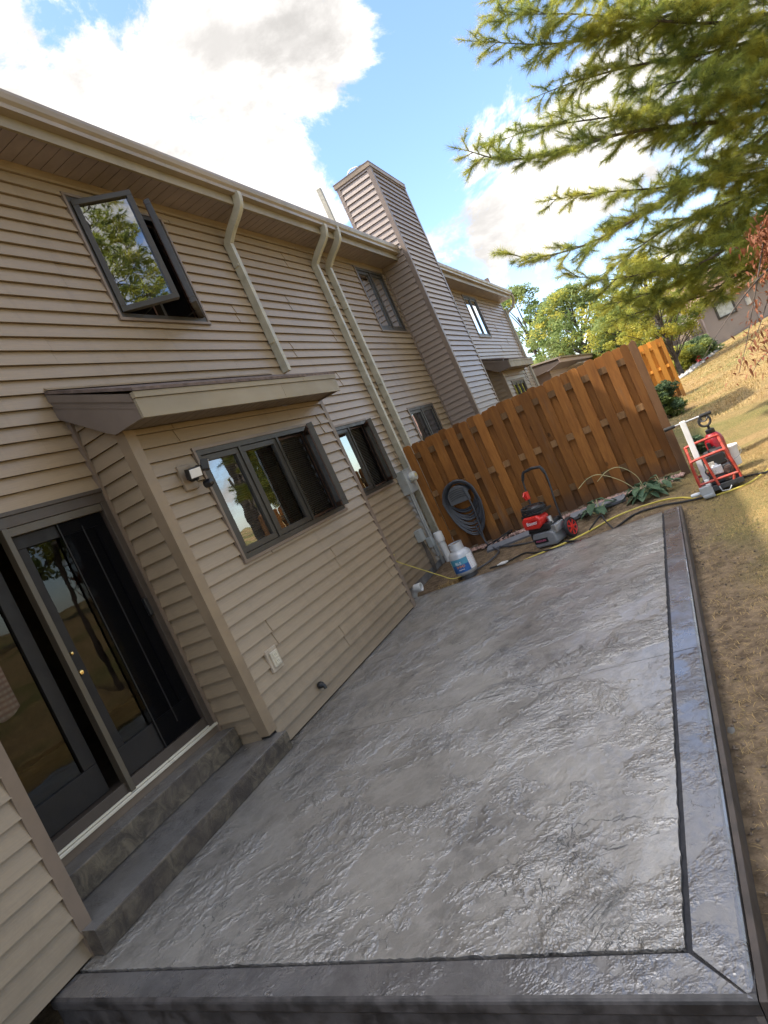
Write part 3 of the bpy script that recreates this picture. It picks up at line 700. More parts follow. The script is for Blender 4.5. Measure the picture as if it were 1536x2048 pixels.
tag(m.build('form_board', FORM, bevel=.003), 'long thin wooden form board along the lawn side of the grey patio', 'board')
ST = thing('concrete_steps', 'two dark stamped concrete steps leading up to the patio door', 'steps', (-3.6, 2.65, 0))
m = MB(); m.cur = 1; m.prism([(-3.316, .003), (-3.306, .10), (-3.307, .136), (-3.312, .1425), (-3.320, .145), (-3.86, .145), (-3.86, .003)], 1.745, 3.57, 'y')
o = m.build('lower_step', [TREAD, RISER], ST)
m = MB(); m.prism([(-3.69, .150), (-3.69, .27), (-3.691, .298), (-3.696, .3045), (-3.704, .307), (-3.86, .307), (-3.86, .150)], 1.80, 3.488, 'y')
o2 = m.build('upper_step', [TREAD, RISER], ST)
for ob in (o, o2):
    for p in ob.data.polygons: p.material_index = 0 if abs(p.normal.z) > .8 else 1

# ------------------------------------------------------------------ cedar fences (boards on alternate sides of the rails)
def board_mb(x0, x1, y0, y1, z0, z1, lean=0):
    m = MB(); c = .028
    m.prism([(x0, z0), (x1, z0), (x1 + lean, z1 - c), (x1 - c + lean, z1), (x0 + c + lean, z1), (x0 + lean, z1 - c)], y0, y1, 'y'); return m
def fence(label, x0, x1, y, zb, zt, mats, post_right=True, seed=1, rails=(.27, .93, 1.57), pw=.142, pitch=.238, back_first=False):
    r = random.Random(seed); F = thing('wooden_fence', label, 'fence', ((x0 + x1) / 2, y, zb)); wood, postm = mats
    xe = x1 - (.10 if post_right else 0)
    for k in range(int((xe - x0) / pitch) + 1):
        a = x0 + k * pitch
        if a + .05 < xe:
            b = min(a + pw * r.uniform(.92, 1.07), xe); board_mb(a, b, y - .043, y - .024, zb + r.uniform(0, .02), zt + r.uniform(-.022, .014), r.uniform(-.007, .007)).build('board', wood, F, bevel=.002)
        a2 = a + pitch / 2 - .0
        if a2 + .05 < xe:
            b = min(a2 + pw, xe); board_mb(a2, b, y + .024, y + .043, zb + r.uniform(0, .02), zt + r.uniform(-.012, .012)).build('board', wood, F, bevel=.002)
    for z in rails:
        m = MB(); m.box(x0 + .01, xe - .005, y - .0225, y + .0225, zb + z, zb + z + .088); m.build('rail', RAILW if wood is CEDAR else wood, F, bevel=.002)
    if post_right:
        m = MB(); m.prism([(x1 - .098, zb - .3), (x1, zb - .3), (x1, zt - .03), (x1 - .03, zt + .008), (x1 - .098, zt - .035)], y - .055, y + .045, 'y'); m.build('post', postm, F, bevel=.003)
    for xp in (x0 + 1.1, x0 + 2.3):
        if xp < xe - .3: m = MB(); m.box(xp, xp + .09, y + .046, y + .136, zb - .3, zt - .1); m.build('post', postm, F, bevel=.003)
    return F
RAILW = mat_wood('pale_rail_wood', (.19, .10, .04), (.25, .14, .06), (.13, .07, .03))
fence('tall brown stained wooden fence behind the patio, boards on alternate sides of its rails', -3.70, -.165, 8.93, .0, 1.81, (CEDAR, CEDARD))
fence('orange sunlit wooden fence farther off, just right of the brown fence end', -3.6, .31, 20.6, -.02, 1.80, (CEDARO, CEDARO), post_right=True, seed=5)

# ------------------------------------------------------------------ things on the walls
T = thing('security_light', 'twin head security light with motion sensor on the siding left of the kitchen window', 'light', (XB + .015, 3.925, 2.215))
m = MB(); m.box(XB + .002, XB + .034, 3.835, 3.985, 2.115, 2.325); m.build('mounting_block', TRIM, T, bevel=.006)
m = MB(); m.lathe([(.052, .034), (.052, .060), (.03, .068)], (XB, 3.935, 2.225), 22, 'x'); m.tube([(XB + .06, 3.935, 2.20), (XB + .085, 3.94, 2.175)], .016, 8); m.build('base_plate', BLACK, T, smooth=True)
for yy, zz, ya in ((3.885, 2.225, -.35), (4.045, 2.265, .75)):
    m = MB(); m.tube([(XB + .06, 3.935, 2.235), (XB + .085, (3.935 + yy) / 2, zz + .01), (XB + .09, yy, zz)], .013, 8)
    D = Vector((math.cos(ya), math.sin(ya), -.25)).normalized(); U = D.cross(Vector((0, 0, 1))).normalized(); V_ = U.cross(D); c = Vector((XB + .12, yy, zz))
    m.obox(c, D, U, V_, .03, .058, .042); h = m.build('lamp_head', BLACK, T, bevel=.012)
    m = MB(); m.obox(c + D * .031, D, U, V_, .003, .050, .035); m.build('lens', WHITE, h, bevel=.004)
m = MB(); m.lathe([(.012, 0), (.034, .01), (.036, .045), (.026, .075), (.004, .085)], (XB + .085, 3.99, 2.115), 18, 'x'); m.build('motion_sensor', BLACK, T, smooth=True)

T = thing('outlet_box', 'beige weatherproof outlet box on the bay siding, low beside the steps', 'outlet', (XB + .01, 3.93, .61))
m = MB(); m.box(XB + .002, XB + .030, 3.835, 3.985, .515, .705); m.build('mounting_block', plain('beige_block', (.42, .35, .27), .45, var=.1), T, bevel=.006)
m = MB(); m.box(XB + .030, XB + .048, 3.862, 3.958, .545, .675); m.build('cover', plain('beige_cover', (.52, .47, .37), .4, var=.1), T, bevel=.010)
for zz in (.585, .640):
    m = MB(); m.box(XB + .048, XB + .054, 3.885, 3.935, zz - .020, zz + .020); m.cur = 1
    for dy in (-.009, .009): m.box(XB + .0541, XB + .0546, 3.910 + dy - .002, 3.910 + dy + .002, zz - .006, zz + .010)
    m.build('socket', [plain('ivory_socket', (.62, .57, .45), .35, var=.05), BLACK], T, bevel=.002)
m = MB(); m.lathe([(.024, 0), (.030, .012), (.030, .034), (.022, .05), (.012, .052)], (XB + .012, 4.285, .165), 20, 'x'); m.tube([(XB + .055, 4.285, .165), (XB + .07, 4.285, .15), (XB + .07, 4.285, .125)], .016, 10)
tag(m.build('hose_tap', BLACK, smooth=True), 'small black hose tap low on the tan siding above the patio', 'tap')

T = thing('electric_meter', 'grey electric meter box with round glass dial at the house end of the fence', 'meter', (XM + .1, 8.74, 1.14))
mx0, mx1 = XM + .018, XM + .155
m = MB(); m.box(mx0, mx1, 8.58, 8.88, 1.14, 1.50); m.box(mx0, mx1 + .008, 8.575, 8.885, 1.495, 1.51); m.build('meter_box', GREYBOX, T, bevel=.006)
m = MB(); m.lathe([(.085, 0), (.085, .02), (.078, .024)], (mx1, 8.76, 1.36), 26, 'x'); m.build('meter_ring', SILVER, T, smooth=True)
m = MB(); m.lathe([(.074, .02), (.074, .085), (.066, .10), (.01, .104)], (mx1, 8.76, 1.36), 26, 'x'); m.build('meter_glass', plain('clear_meter_cover', (.55, .55, .48), .12, var=.05, bump=0), T, smooth=True)
m = MB(); m.box(mx1 + .1045, mx1 + .107, 8.73, 8.79, 1.35, 1.39); m.build('dial', plain('dial_yellow', (.6, .52, .2), .4), T)
for yy, zb in ((8.70, .10), (8.77, -.05)):
    m = MB(); m.tube([(mx0 + .05, yy, 1.14), (mx0 + .05, yy, zb)], .021, 12); m.lathe([(.027, 0), (.027, .05)], (mx0 + .05, yy, 1.09), 12); m.build('conduit', GALV, T, smooth=True)
m = MB(); m.box(mx0, mx0 + .085, 8.62, 8.73, .27, .42); m.build('junction_box', GREYBOX, T, bevel=.004)
T = thing('utility_box', 'small grey utility box on the siding below the electric meter', 'utility box', (XM + .06, 8.42, .5))
m = MB(); m.box(mx0, mx0 + .085, 8.33, 8.47, .44, .62); m.build('case', GREYBOX, T, bevel=.005)
m = MB(); m.box(mx0 + .085, mx0 + .092, 8.338, 8.462, .448, .612); m.build('lid', GREYBOX, T, bevel=.003)
m = MB()
for k in range(4): m.tube(smooth_path([(mx0 + .04, 8.36 + k * .025, .44), (mx0 + .03, 8.40 + k * .03, .30), (mx0 + .015 + .01 * k, 8.42 + k * .02, .12), (mx0 + .01, 8.45 + k * .02, -.08)], 5), .006, 6)
m.build('cable', plain('dark_cable', (.09, .08, .07), .6), T)
T = thing('drain_pipe', 'thick white plastic drain pipe standing behind the propane tank', 'pipe', (-3.70, 8.90, -.1))
m = MB(); m.lathe([(.057, -.12), (.057, .30)], (-3.715, 8.80, 0), 20); m.build('pipe', WHITE, T, smooth=True)
m = MB(); m.lathe([(.057, .27), (.070, .28), (.070, .42), (.064, .43), (.055, .40)], (-3.715, 8.80, 0), 20); m.build('coupling', WHITE, T, smooth=True)
m = MB(); m.lathe([(.050, 0), (.056, .01), (.056, .10), (.045, .10), (.045, .02), (.002, .015)], (XM + .30, 7.05, .09), 20, 'x'); m.tube([(XM + .305, 7.05, .085), (XM + .24, 7.07, -.02), (XM + .2, 7.1, -.16)], .035, 12)
tag(m.build('cleanout_pipe', WHITE, smooth=True), 'short white open pipe end at the far bottom corner of the bay', 'pipe')
m = MB(); m.tube(smooth_path([(XM + .46, 6.62, .66), (-3.52, 6.78, .56), (-3.40, 7.00, .34), (-3.25, 7.20, .12), (-3.15, 7.30, .0), (-3.0, 7.36, -.02)], 8), .006, 6)
tag(m.build('string_line', YELLOW), 'thin yellow string running from the bay corner down to the ground', 'string')

# propane tank ------------------------------------------------------------------
def tank():
    bx, by, bz = -2.99, 7.46, -.075; r = .155
    T = thing('propane_tank', 'white propane tank with a blue label at the far corner of the patio', 'tank', (bx, by, bz))
    TW = plain('tank_enamel', (.50, .51, .52), .35, .25, var=.10, dirt=(.30, .28, .25))
    m = MB(); pr = [(.02, .035), (.10, .04), (.135, .06), (r, .10), (r, .29), (.145, .335), (.115, .365), (.07, .385), (.02, .39)]; m.lathe(pr, (bx, by, bz), 40); m.build('body', TW, T, smooth=True)
    m = MB(); m.lathe([(.12, 0), (.125, .0), (.118, .06), (.113, .06)], (bx, by, bz), 36); m.build('foot_ring', plain('dark_foot_ring', (.05, .05, .05), .5), T, smooth=True)
    # collar with two openings
    m = MB(); n = 40
    for k in range(n):
        a0, a1 = 2 * math.pi * k / n, 2 * math.pi * (k + 1) / n
        op = (k % 20) in (3, 4, 5, 6, 7, 8)
        for (za, zb) in (((.375, .41), (.45, .475)) if op else ((.375, .475),)):
            p = [(bx + rr * math.cos(a), by + rr * math.sin(a), bz + z) for rr, a, z in ((.092, a0, za), (.092, a1, za), (.092, a1, zb), (.092, a0, zb))]
            q = [(bx + rr * math.cos(a), by + rr * math.sin(a), bz + z) for rr, a, z in ((.086, a0, za), (.086, a1, za), (.086, a1, zb), (.086, a0, zb))]
            m.quad(*p); m.quad(*q[::-1]); m.quad(p[3], p[2], q[2], q[3]); m.quad(p[0], p[1], q[1], q[0])
    m.build('collar', TW, T)
    m = MB(); m.lathe([(.025, .38), (.025, .42), (.014, .43), (.014, .45), (.03, .452), (.03, .468), (.01, .47)], (bx, by, bz), 16); m.build('valve', BRASS, T, smooth=True)
    # labels wrapped on the side
    face = math.atan2(-by, -bx)
    def wrap(name, a0, a1, z0, z1, mat, rr):
        m = MB(); n = 14
        for k in range(n):
            p, q = face + a0 + (a1 - a0) * k / n, face + a0 + (a1 - a0) * (k + 1) / n
            m.quad(*[(bx + rr * math.cos(a), by + rr * math.sin(a), bz + z) for a, z in ((p, z0), (q, z0), (q, z1), (p, z1))])
        return m.build(name, mat, T, smooth=True)
    L_ = wrap('label', -1.15, .42, .105, .285, BLUE, r + .0015); wrap('label', .46, 1.15, .11, .30, LABELW, r + .0015)
    wrap('label', -1.15, .42, .205, .285, plain('sky_blue_label', (.08, .30, .42), .35), r + .0022)
    def arc(body, size, z, mat, span, a_c=-.32):
        n = len(body)
        for i, ch in enumerate(body):
            if ch == ' ': continue
            a = face + a_c + (i - (n - 1) / 2) * span / n
            text('lettering', ch, size, mat, L_, ((r + .003) * math.cos(a), (r + .003) * math.sin(a), z), (R(90), 0, a + R(90)), .0006)
    arc('BLUE', .048, .228, LABELW, .52, -.42); arc('RHINO', .048, .180, ORANGE, .66, -.34); arc('PROPANE', .020, .140, LABELW, .5, -.34)
    m = MB()
    for k in range(6):
        z = .13 + k * .026; a0 = .55; a1 = .55 + (.5 if k % 2 else .4)
        p, q = face + a0, face + a1
        m.quad(*[(bx + (r + .003) * math.cos(a), by + (r + .003) * math.sin(a), bz + zz) for a, zz in ((p, z), (q, z), (q, z + .008), (p, z + .008))])
    m.build('small_print', PINK, T)
tank()

# hose hanging on the fence ---------------------------------------------------------
def hose_reel():
    fy = 8.885
    H = thing('hose_hanger', 'grey curved hose hanger fixed to the brown fence inside the coil', 'hose hanger', (-3.14, fy, .98))
    m = MB(); n = 14; prof = []
    for k in range(n + 1):
        a = math.pi * (.12 + .76 * k / n); prof.append((-3.135 + .175 * math.cos(a), .78 + .20 * math.sin(a)))
    poly = prof + [(-3.135 - .165, .72), (-3.135 + .165, .72)]
    m.prism(poly, fy - .16, fy - .155, 'y'); m.prism([(x, z) for x, z in prof] + [(x * .985 - 3.135 * .015, z - .012) for x, z in prof[::-1]], fy - .155, fy, 'y')
    m.build('saddle', plain('grey_hanger_plastic', (.10, .105, .11), .5), H, bevel=.003)
    m = MB()
    for k in range(5):
        pts = [(-3.135 + (.165 - .0 * k) * math.cos(math.pi * (.2 + .6 * t / 10)), fy - .162, .755 + .03 * k + .05 * math.sin(math.pi * (.2 + .6 * t / 10))) for t in range(11)]
        m.tube(pts, .004, 5)
    m.build('rib', BLACK, H)
    r = random.Random(3); m = MB(); path = []
    turns = 16
    for t in range(turns):
        off = r.uniform(-.012, .012); drop_ = .22 + .026 * t + r.uniform(-.02, .02); rad = .195 + .004 * t; yy = fy - .03 - .0075 * t
        for k in range(24):
            a = 2 * math.pi * k / 24; s, c = math.sin(a), math.cos(a)
            zz = .80 + (.22 + .010 * (t % 4)) * c if c > 0 else .80 + drop_ * c * .98
            path.append((-3.135 + off + (rad + .02 * (c < 0) * abs(s)) * s + .03 * max(0, -c) * (t / turns), yy + .01 * s, zz))
    m.tube(path, .0135, 8)
    tail = smooth_path([(-3.02, fy - .16, .90), (-2.99, fy - .17, .60), (-3.02, fy - .15, .30), (-3.04, fy - .16, .06), (-2.96, fy - .25, -.02), (-2.82, fy - .40, -.035), (-2.60, fy - .62, -.04), (-2.2, fy - .85, -.05), (-1.95, fy - .95, -.05)], 8)
    m.tube(tail, .0125, 8)
    tail = smooth_path([(-3.08, fy - .17, .32), (-3.05, fy - .15, .10), (-3.00, fy - .22, -.0), (-2.86, fy - .45, -.03), (-2.72, fy - .75, -.04), (-2.78, fy - 1.1, -.05), (-2.95, fy - 1.3, -.06)], 8)
    m.tube(tail, .0125, 8)
    tag(m.build('garden_hose', GREYHOSE, smooth=True), 'long grey garden hose coiled on the brown fence and trailing to the ground', 'hose')
    m = MB()
    for cx, cz, w, d in ((-2.78, .0, .16, .07), (-2.72, .02, .13, .05), (-2.85, -.01, .2, .06)):
        m.tube([(cx + w * math.cos(2 * math.pi * k / 20), fy - .20 - d * math.sin(2 * math.pi * k / 20) * 1.5, cz + .05 * math.sin(2 * math.pi * k / 20 + 1) + .02) for k in range(20)], .008, 6, closed=True)
    tag(m.build('cable_coil', RUBBER, smooth=True), 'loose coil of thin black cable on the ground below the hanging hose', 'cable')
hose_reel()

# pressure washer ------------------------------------------------------------------------
def washer():
    L = Vector((-1.86, 7.66, -.075)); a = R(-22)
    T = thing('pressure_washer', 'red, black and grey pressure washer with a tall black handle beside the far patio edge', 'pressure washer', L, rz=a)
    B = lambda m, n, mat, p=T, **k: m.build(n, mat, p, local=True, **k)
    m = MB(); m.prism([(-.165, .02), (.155, .02), (.168, .06), (.160, .17), (.11, .205), (-.14, .205), (-.17, .14)], -.15, .15, 'y'); base = B(m, 'base', plain('washer_grey', (.22, .225, .23), .4, var=.08), bevel=.02)
    m = MB(); m.box(-.150, .05, -.156, -.151, .075, .135); lb = B(m, 'label', BLACK, base)
    text('lettering', 'PRESSURE', .034, PINK, lb, (-.050, -.158, .105), (R(90), 0, 0), .0008)
    m = MB(); m.prism([(-.19, .215), (.13, .215), (.15, .30), (-.17, .30)], -.15, .15, 'y'); B(m, 'engine_block', BLACK, bevel=.015)
    m = MB(); m.prism([(-.19, .285), (.02, .265), (.075, .31), (.085, .385), (.04, .43), (-.15, .435), (-.195, .40)], -.19, .02, 'y'); cov = B(m, 'engine_cover', REDP, bevel=.022, bseg=3)
    m = MB(); m.box(-.135, .045, -.193, -.1905, .325, .385); nb = B(m, 'name_plate', plain('red_plate', (.55, .02, .02), .3), cov)
    text('lettering', 'Bauer', .068, LABELW, nb, (-.045, -.195, .355), (R(90), 0, 0), .001)
    m = MB(); m.lathe([(.10, 0), (.11, .02), (.11, .07), (.08, .10), (.01, .105)], (-.06, .0, .43), 24); m.box(-.2, .1, -.14, .12, .425, .455); B(m, 'engine_top', BLACK, smooth=False, bevel=.004)
    m = MB()
    for k in range(6): m.tube([(-.06 + (.155 + .006 * math.sin(k)) * math.cos(2 * math.pi * i / 22), -.03 + .13 * math.sin(2 * math.pi * i / 22), .465 + .012 * k + .012 * math.sin(2 * math.pi * i / 22 + k)) for i in range(22)], .0075, 6, closed=True)
    B(m, 'pressure_hose', RUBBER, smooth=True)
    # chrome and black bits at the pump side
    m = MB(); m.lathe([(.03, 0), (.03, .09)], (.12, -.05, .27), 14); m.box(.09, .2, -.12, .08, .16, .25); B(m, 'pump', SILVER, bevel=.004)
    m = MB(); m.tube(smooth_path([(-.19, .12, .10), (-.19, .13, .45), (-.195, .17, .70), (-.185, .19, .86), (-.14, .20, .93), (0, .20, .945), (.12, .20, .93), (.16, .19, .86), (.17, .17, .70), (.165, .13, .45), (.165, .12, .10)], 6), .0125, 10); hd = B(m, 'handle', plain('black_steel_tube', (.03, .03, .032), .35, .3), smooth=True)
    m = MB(); m.tube([(-.187, .185, .84), (-.14, .20, .935), (0, .20, .952), (.12, .20, .935), (.162, .187, .84)], .019, 10); B(m, 'grip', RUBBER, hd, smooth=True)
    m = MB(); m.box(-.215, -.165, .10, .16, .60, .70); m.tube([(-.19, .11, .70), (-.19, .06, .66), (-.19, .10, .60)], .01, 8); B(m, 'spray_gun_clip', REDP, bevel=.008)
    for s, yy in ((1, .10), (-1, .10)):
        m = MB(); m.lathe([(.09, -.022), (.118, -.026), (.125, -.015), (.125, .015), (.118, .026), (.09, .022)], (s * .245, yy, .125), 30, 'x'); w = B(m, 'wheel', RUBBER, smooth=True)
        m = MB(); m.lathe([(.028, -.034), (.028, .034), (.004, .036)], (s * .245, yy, .125), 16, 'x'); m.lathe([(.086, -.012), (.096, -.030), (.096, .030), (.086, .012)], (s * .245, yy, .125), 28, 'x')
        for k in range(7):
            an = 2 * math.pi * k / 7; c = Vector((s * .245, yy + .055 * math.cos(an), .125 + .055 * math.sin(an))); m.obox(c, (1, 0, 0), (0, math.cos(an), math.sin(an)), (0, -math.sin(an), math.cos(an)), .026, .040, .012)
        B(m, 'rim', REDP, w)
    m = MB(); m.tube([(-.25, .10, .125), (.25, .10, .125)], .010, 8); B(m, 'axle', GALV)
washer()

# stone saw on the lawn -----------------------------------------------------------------------
def saw():
    L = Vector((.085, 7.50, -.085)); T = thing('concrete_saw', 'walk behind concrete saw with red tube cage and white handle post on the lawn', 'saw', L, rz=R(0))
    B = lambda m, n, mat, p=T, **k: m.build(n, mat, p, local=True, **k)
    m = MB(); m.box(-.17, .22, -.14, .36, .055, .085); m.box(-.17, .22, -.155, -.14, .04, .10); B(m, 'base_plate', plain('oily_dark_steel', (.05, .052, .055), .45, .4), bevel=.005)
    m = MB(); r = .0145
    def loop(pts): m.tube(smooth_path(pts, 4), r, 8)
    for y in (-.14, .30):
        t = .10 if y > 0 else 0
        m.tube(smooth_path([(-.19, y, .09), (-.195, y, .25), (-.19, y, .39 + t), (-.17, y, .42 + t), (.0, y, .43 + t), (.14, y, .43 + t), (.165, y, .405 + t), (.19, y, .25), (.205, y, .09)], 5), r, 8)
        m.tube([(-.195, y, .155), (.20, y, .155)], r, 8)
    for x, z in ((-.185, .40), (.16, .40), (-.19, .16), (.20, .16)): m.tube([(x, -.14, z), (x, .30, z + (.10 if z > .3 else 0))], r, 8)
    m.tube([(-.06, -.14, .43), (-.02, -.15, .09)], r, 8); m.tube([(-.195, -.14, .25), (-.19, .30, .28)], r, 8); m.tube([(.13, -.14, .08), (.15, -.14, .16)], r, 8)
    B(m, 'tube_cage', REDF, smooth=True)
    m = MB(); m.prism([(-.08, .09), (.16, .09), (.17, .2), (.12, .27), (-.05, .26)], -.06, .26, 'y'); e = B(m, 'engine', plain('engine_grey', (.07, .07, .072), .5, .3), bevel=.012)
    m = MB(); m.prism([(-.075, .26), (.145, .27), (.15, .37), (.125, .415), (-.04, .41), (-.085, .35)], -.06, .24, 'y'); B(m, 'fuel_tank', BLACK, e, bevel=.02)
    m = MB(); m.lathe([(.058, 0), (.066, .02), (.05, .05), (.02, .055)], (.0, -.02, .265), 8); m.obox((.02, -.06, .235), (1, 0, 0), (0, 1, 0), (0, 0, 1), .055, .03, .045); B(m, 'air_cleaner', plain('silver_cover', (.62, .63, .66), .3, .4), e, bevel=.008)
    m = MB(); m.lathe([(.07, 0), (.075, .02), (.075, .05), (.06, .06)], (.085, .02, .38), 18); m.box(.06, .14, -.05, -.03, .14, .22); m.box(-.03, .04, -.05, -.03, .11, .2); B(m, 'recoil_starter', BLACK, e, bevel=.004)
    m = MB(); m.lathe([(.03, 0), (.034, .01), (.034, .03), (.02, .036)], (.04, .10, .405), 14); m.build('fuel_cap', BLACK, e, local=True, smooth=True); m = MB(); m.tube(smooth_path([(-.06, -.05, .30), (-.09, -.09, .24), (-.04, -.10, .18), (.05, -.08, .16)], 5), .007, 6); m.build('fuel_hose', BLACK, e, local=True, smooth=True); m = MB(); m.tube(smooth_path([(.13, -.05, .33), (.16, -.10, .26), (.12, -.11, .17)], 5), .007, 6); m.build('fuel_hose', BLACK, e, local=True, smooth=True)
    m = MB(); m.box(-.07, .02, -.075, -.062, .275, .335); m.build('maker_plate', plain('worn_label', (.45, .43, .38), .5, var=.3, scale=40), e, local=True)
    m = MB(); m.lathe([(.03, 0), (.05, .012), (.05, .055), (.03, .07)], (.12, -.09, .20), 14, 'y'); m.box(.06, .15, -.10, -.06, .10, .16); m.build('muffler', plain('rusty_muffler', (.12, .08, .06), .7, .4, var=.4), e, local=True)
    m = MB(); m.box(-.140, -.080, .0, .05, .06, .845); p = B(m, 'handle_post', WHITE, bevel=.006)
    m = MB(); m.box(-.135, -.09, -.15, -.135, .075, .19); B(m, 'white_brace', WHITE, bevel=.004)
    m = MB(); m.tube([(-.26, .025, .825), (.14, .025, .825)], .012, 10); hb = B(m, 'handlebar', plain('worn_steel', (.45, .44, .40), .35, .8), p, smooth=True)
    for x0, x1 in ((-.305, -.19), (.06, .18)):
        m = MB(); m.lathe([(.019, 0), (.020, .01), (.019, x1 - x0 - .01), (.016, x1 - x0)], (x0, .025, .825), 14, 'x'); B(m, 'grip', RUBBER, hb, smooth=True)
    m = MB(); m.tube(smooth_path([(.055, .02, .82), (.06, 0, .775), (.10, -.02, .765), (.125, -.02, .79), (.13, 0, .80)], 4), .008, 8); m.box(.045, .075, .0, .04, .76, .815); B(m, 'lever', BLACK, hb)
    m = MB(); m.prism([(-.21, .13), (-.10, .13), (-.085, .09), (-.085, -.0), (-.19, -.0), (-.215, .06)], -.20, -.12, 'y'); m.box(-.20, -.10, -.215, -.20, .015, .045); g = B(m, 'blade_guard', plain('grey_guard', (.34, .36, .37), .45, .2, var=.15), bevel=.006)
    m = MB(); m.lathe([(.018, 0), (.022, .05), (.016, .11), (.01, .115)], (-.31, -.15, .07), 12, 'x'); B(m, 'spindle', plain('pale_grey_fitting', (.6, .62, .62), .4), g, smooth=True)
    for x, y in ((.13, -.1), (.17, .28), (-.12, .28)):
        m = MB(); m.lathe([(.02, -.03), (.055, -.03), (.06, 0), (.055, .03), (.02, .03)], (x, y, .06), 20, 'x'); B(m, 'wheel', RUBBER, smooth=True)
    m = MB(); m.tube([(-.02, -.16, .08), (-.01, -.2, .03), (.06, -.2, .02), (.09, -.17, .05)], .007, 6); B(m, 'front_bracket', GALV)
saw()
T = thing('pump_sprayer', 'red pump sprayer with black ring handle standing behind the concrete saw', 'sprayer', (.205, 8.15, -.055))
m = MB(); m.lathe([(.085, .0), (.10, .01), (.103, .06), (.103, .40), (.09, .45), (.06, .49), (.05, .495)], (.205, 8.15, -.055), 26); m.build('tank', plain('dark_red_tank', (.24, .010, .016), .3, var=.12), T, smooth=True)
m = MB(); m.lathe([(.045, .485), (.05, .49), (.05, .54), (.03, .55), (.015, .55), (.015, .60)], (.205, 8.15, -.055), 18); m.build('pump_cap', BLACK, T, smooth=True)
m = MB(); m.tube([(.190 + .062 * math.cos(2 * math.pi * k / 20), 8.13, .60 + .062 * math.sin(2 * math.pi * k / 20)) for k in range(20)], .013, 8, closed=True); m.build('ring_handle', RUBBER, T, smooth=True)
m = MB(); m.box(.115, .150, 8.03, 8.06, .10, .36); m.box(.12, .19, 8.035, 8.047, .16, .30); m.build('hose_clip', BLACK, T, bevel=.006)
T = thing('white_bucket', 'white plastic bucket on the lawn behind the red concrete saw', 'bucket', (.31, 8.34, -.045))
m = MB(); m.lathe([(.078, .0), (.084, .005), (.100, .215), (.108, .22), (.109, .24), (.102, .242), (.094, .22), (.08, .02), (.002, .015)], (.31, 8.34, -.045), 30); bk = m.build('pail', WHITE, T, smooth=True)
m = MB(); m.tube(smooth_path([(.412, 8.34, .18), (.42, 8.25, .10), (.32, 8.21, .05), (.22, 8.25, .09), (.208, 8.34, .18)], 6), .003, 6); m.build('wire_handle', GALV, T)
m = MB(); n = 8
for k in range(n):
    a0 = math.atan2(-8.3, -.31) - .55 + .42 * k / n; a1 = a0 + .42 / n; rr = .0945
    m.quad(*[(.31 + (rr + .01 * (z - .1)) * math.cos(a), 8.34 + (rr + .01 * (z - .1)) * math.sin(a), z) for a, z in ((a0, .10), (a1, .10), (a1, .15), (a0, .15))])
m.build('sticker', BLACK, T)

# hoses on the ground ---------------------------------------------------------------
def zg(p, h=.012): return (p[0], p[1], float(gz(p[0], p[1])) + h)
m = MB(); m.tube(smooth_path([zg(p, .009) for p in ((1.8, 8.35), (1.1, 8.0), (.62, 7.72), (.35, 7.40), (.05, 7.36), (-.16, 7.46), (-.35, 7.75), (-.60, 7.86), (-1.05, 7.88), (-1.45, 7.62), (-1.72, 7.42), (-2.05, 7.36), (-2.30, 7.32), (-2.5, 7.26))], 10), .0115, 8)
tag(m.build('yellow_hose', YELLOW, smooth=True), 'yellow hose lying along the dirt beyond the far patio edge', 'hose')
m = MB(); m.tube(smooth_path([zg(p, .018) for p in ((-.10, 7.42), (-.30, 7.46), (-.55, 7.58), (-.85, 7.62), (-1.10, 7.36), (-1.30, 7.26), (-1.48, 7.30), (-1.62, 7.42), (-1.72, 7.48))], 10), .012, 8)
m.tube(smooth_path([zg((-1.10, 7.36), .02), zg((-1.18, 7.55), .10), zg((-1.22, 7.66), .14), zg((-1.40, 7.62), .03)], 8), .010, 8)
m.tube(smooth_path([zg(p, .018) for p in ((-1.50, 7.30), (-1.75, 7.30), (-2.05, 7.44), (-2.25, 7.62), (-2.5, 7.50), (-2.7, 7.48))], 8), .010, 8)
tag(m.build('black_hose', RUBBER, smooth=True), 'black rubber hose snaking from the saw to the pressure washer', 'hose')
m = MB(); m.tube(smooth_path([zg(p, .018) for p in ((.28, 7.72), (.40, 7.62), (.52, 7.52), (.66, 7.56), (.9, 7.75), (1.5, 8.2))], 8), .012, 8)
tag(m.build('black_cable', RUBBER, smooth=True), 'black cable on the dry lawn running off to the right of the saw', 'cable')
m = MB(); m.prism([(-2.56, 7.38), (-2.45, 7.36), (-2.42, 7.43), (-2.51, 7.46)], -.050, -.035)
tag(m.build('paper_scrap', WHITE), 'small white scrap lying on the dirt between tank and pressure washer', 'scrap')

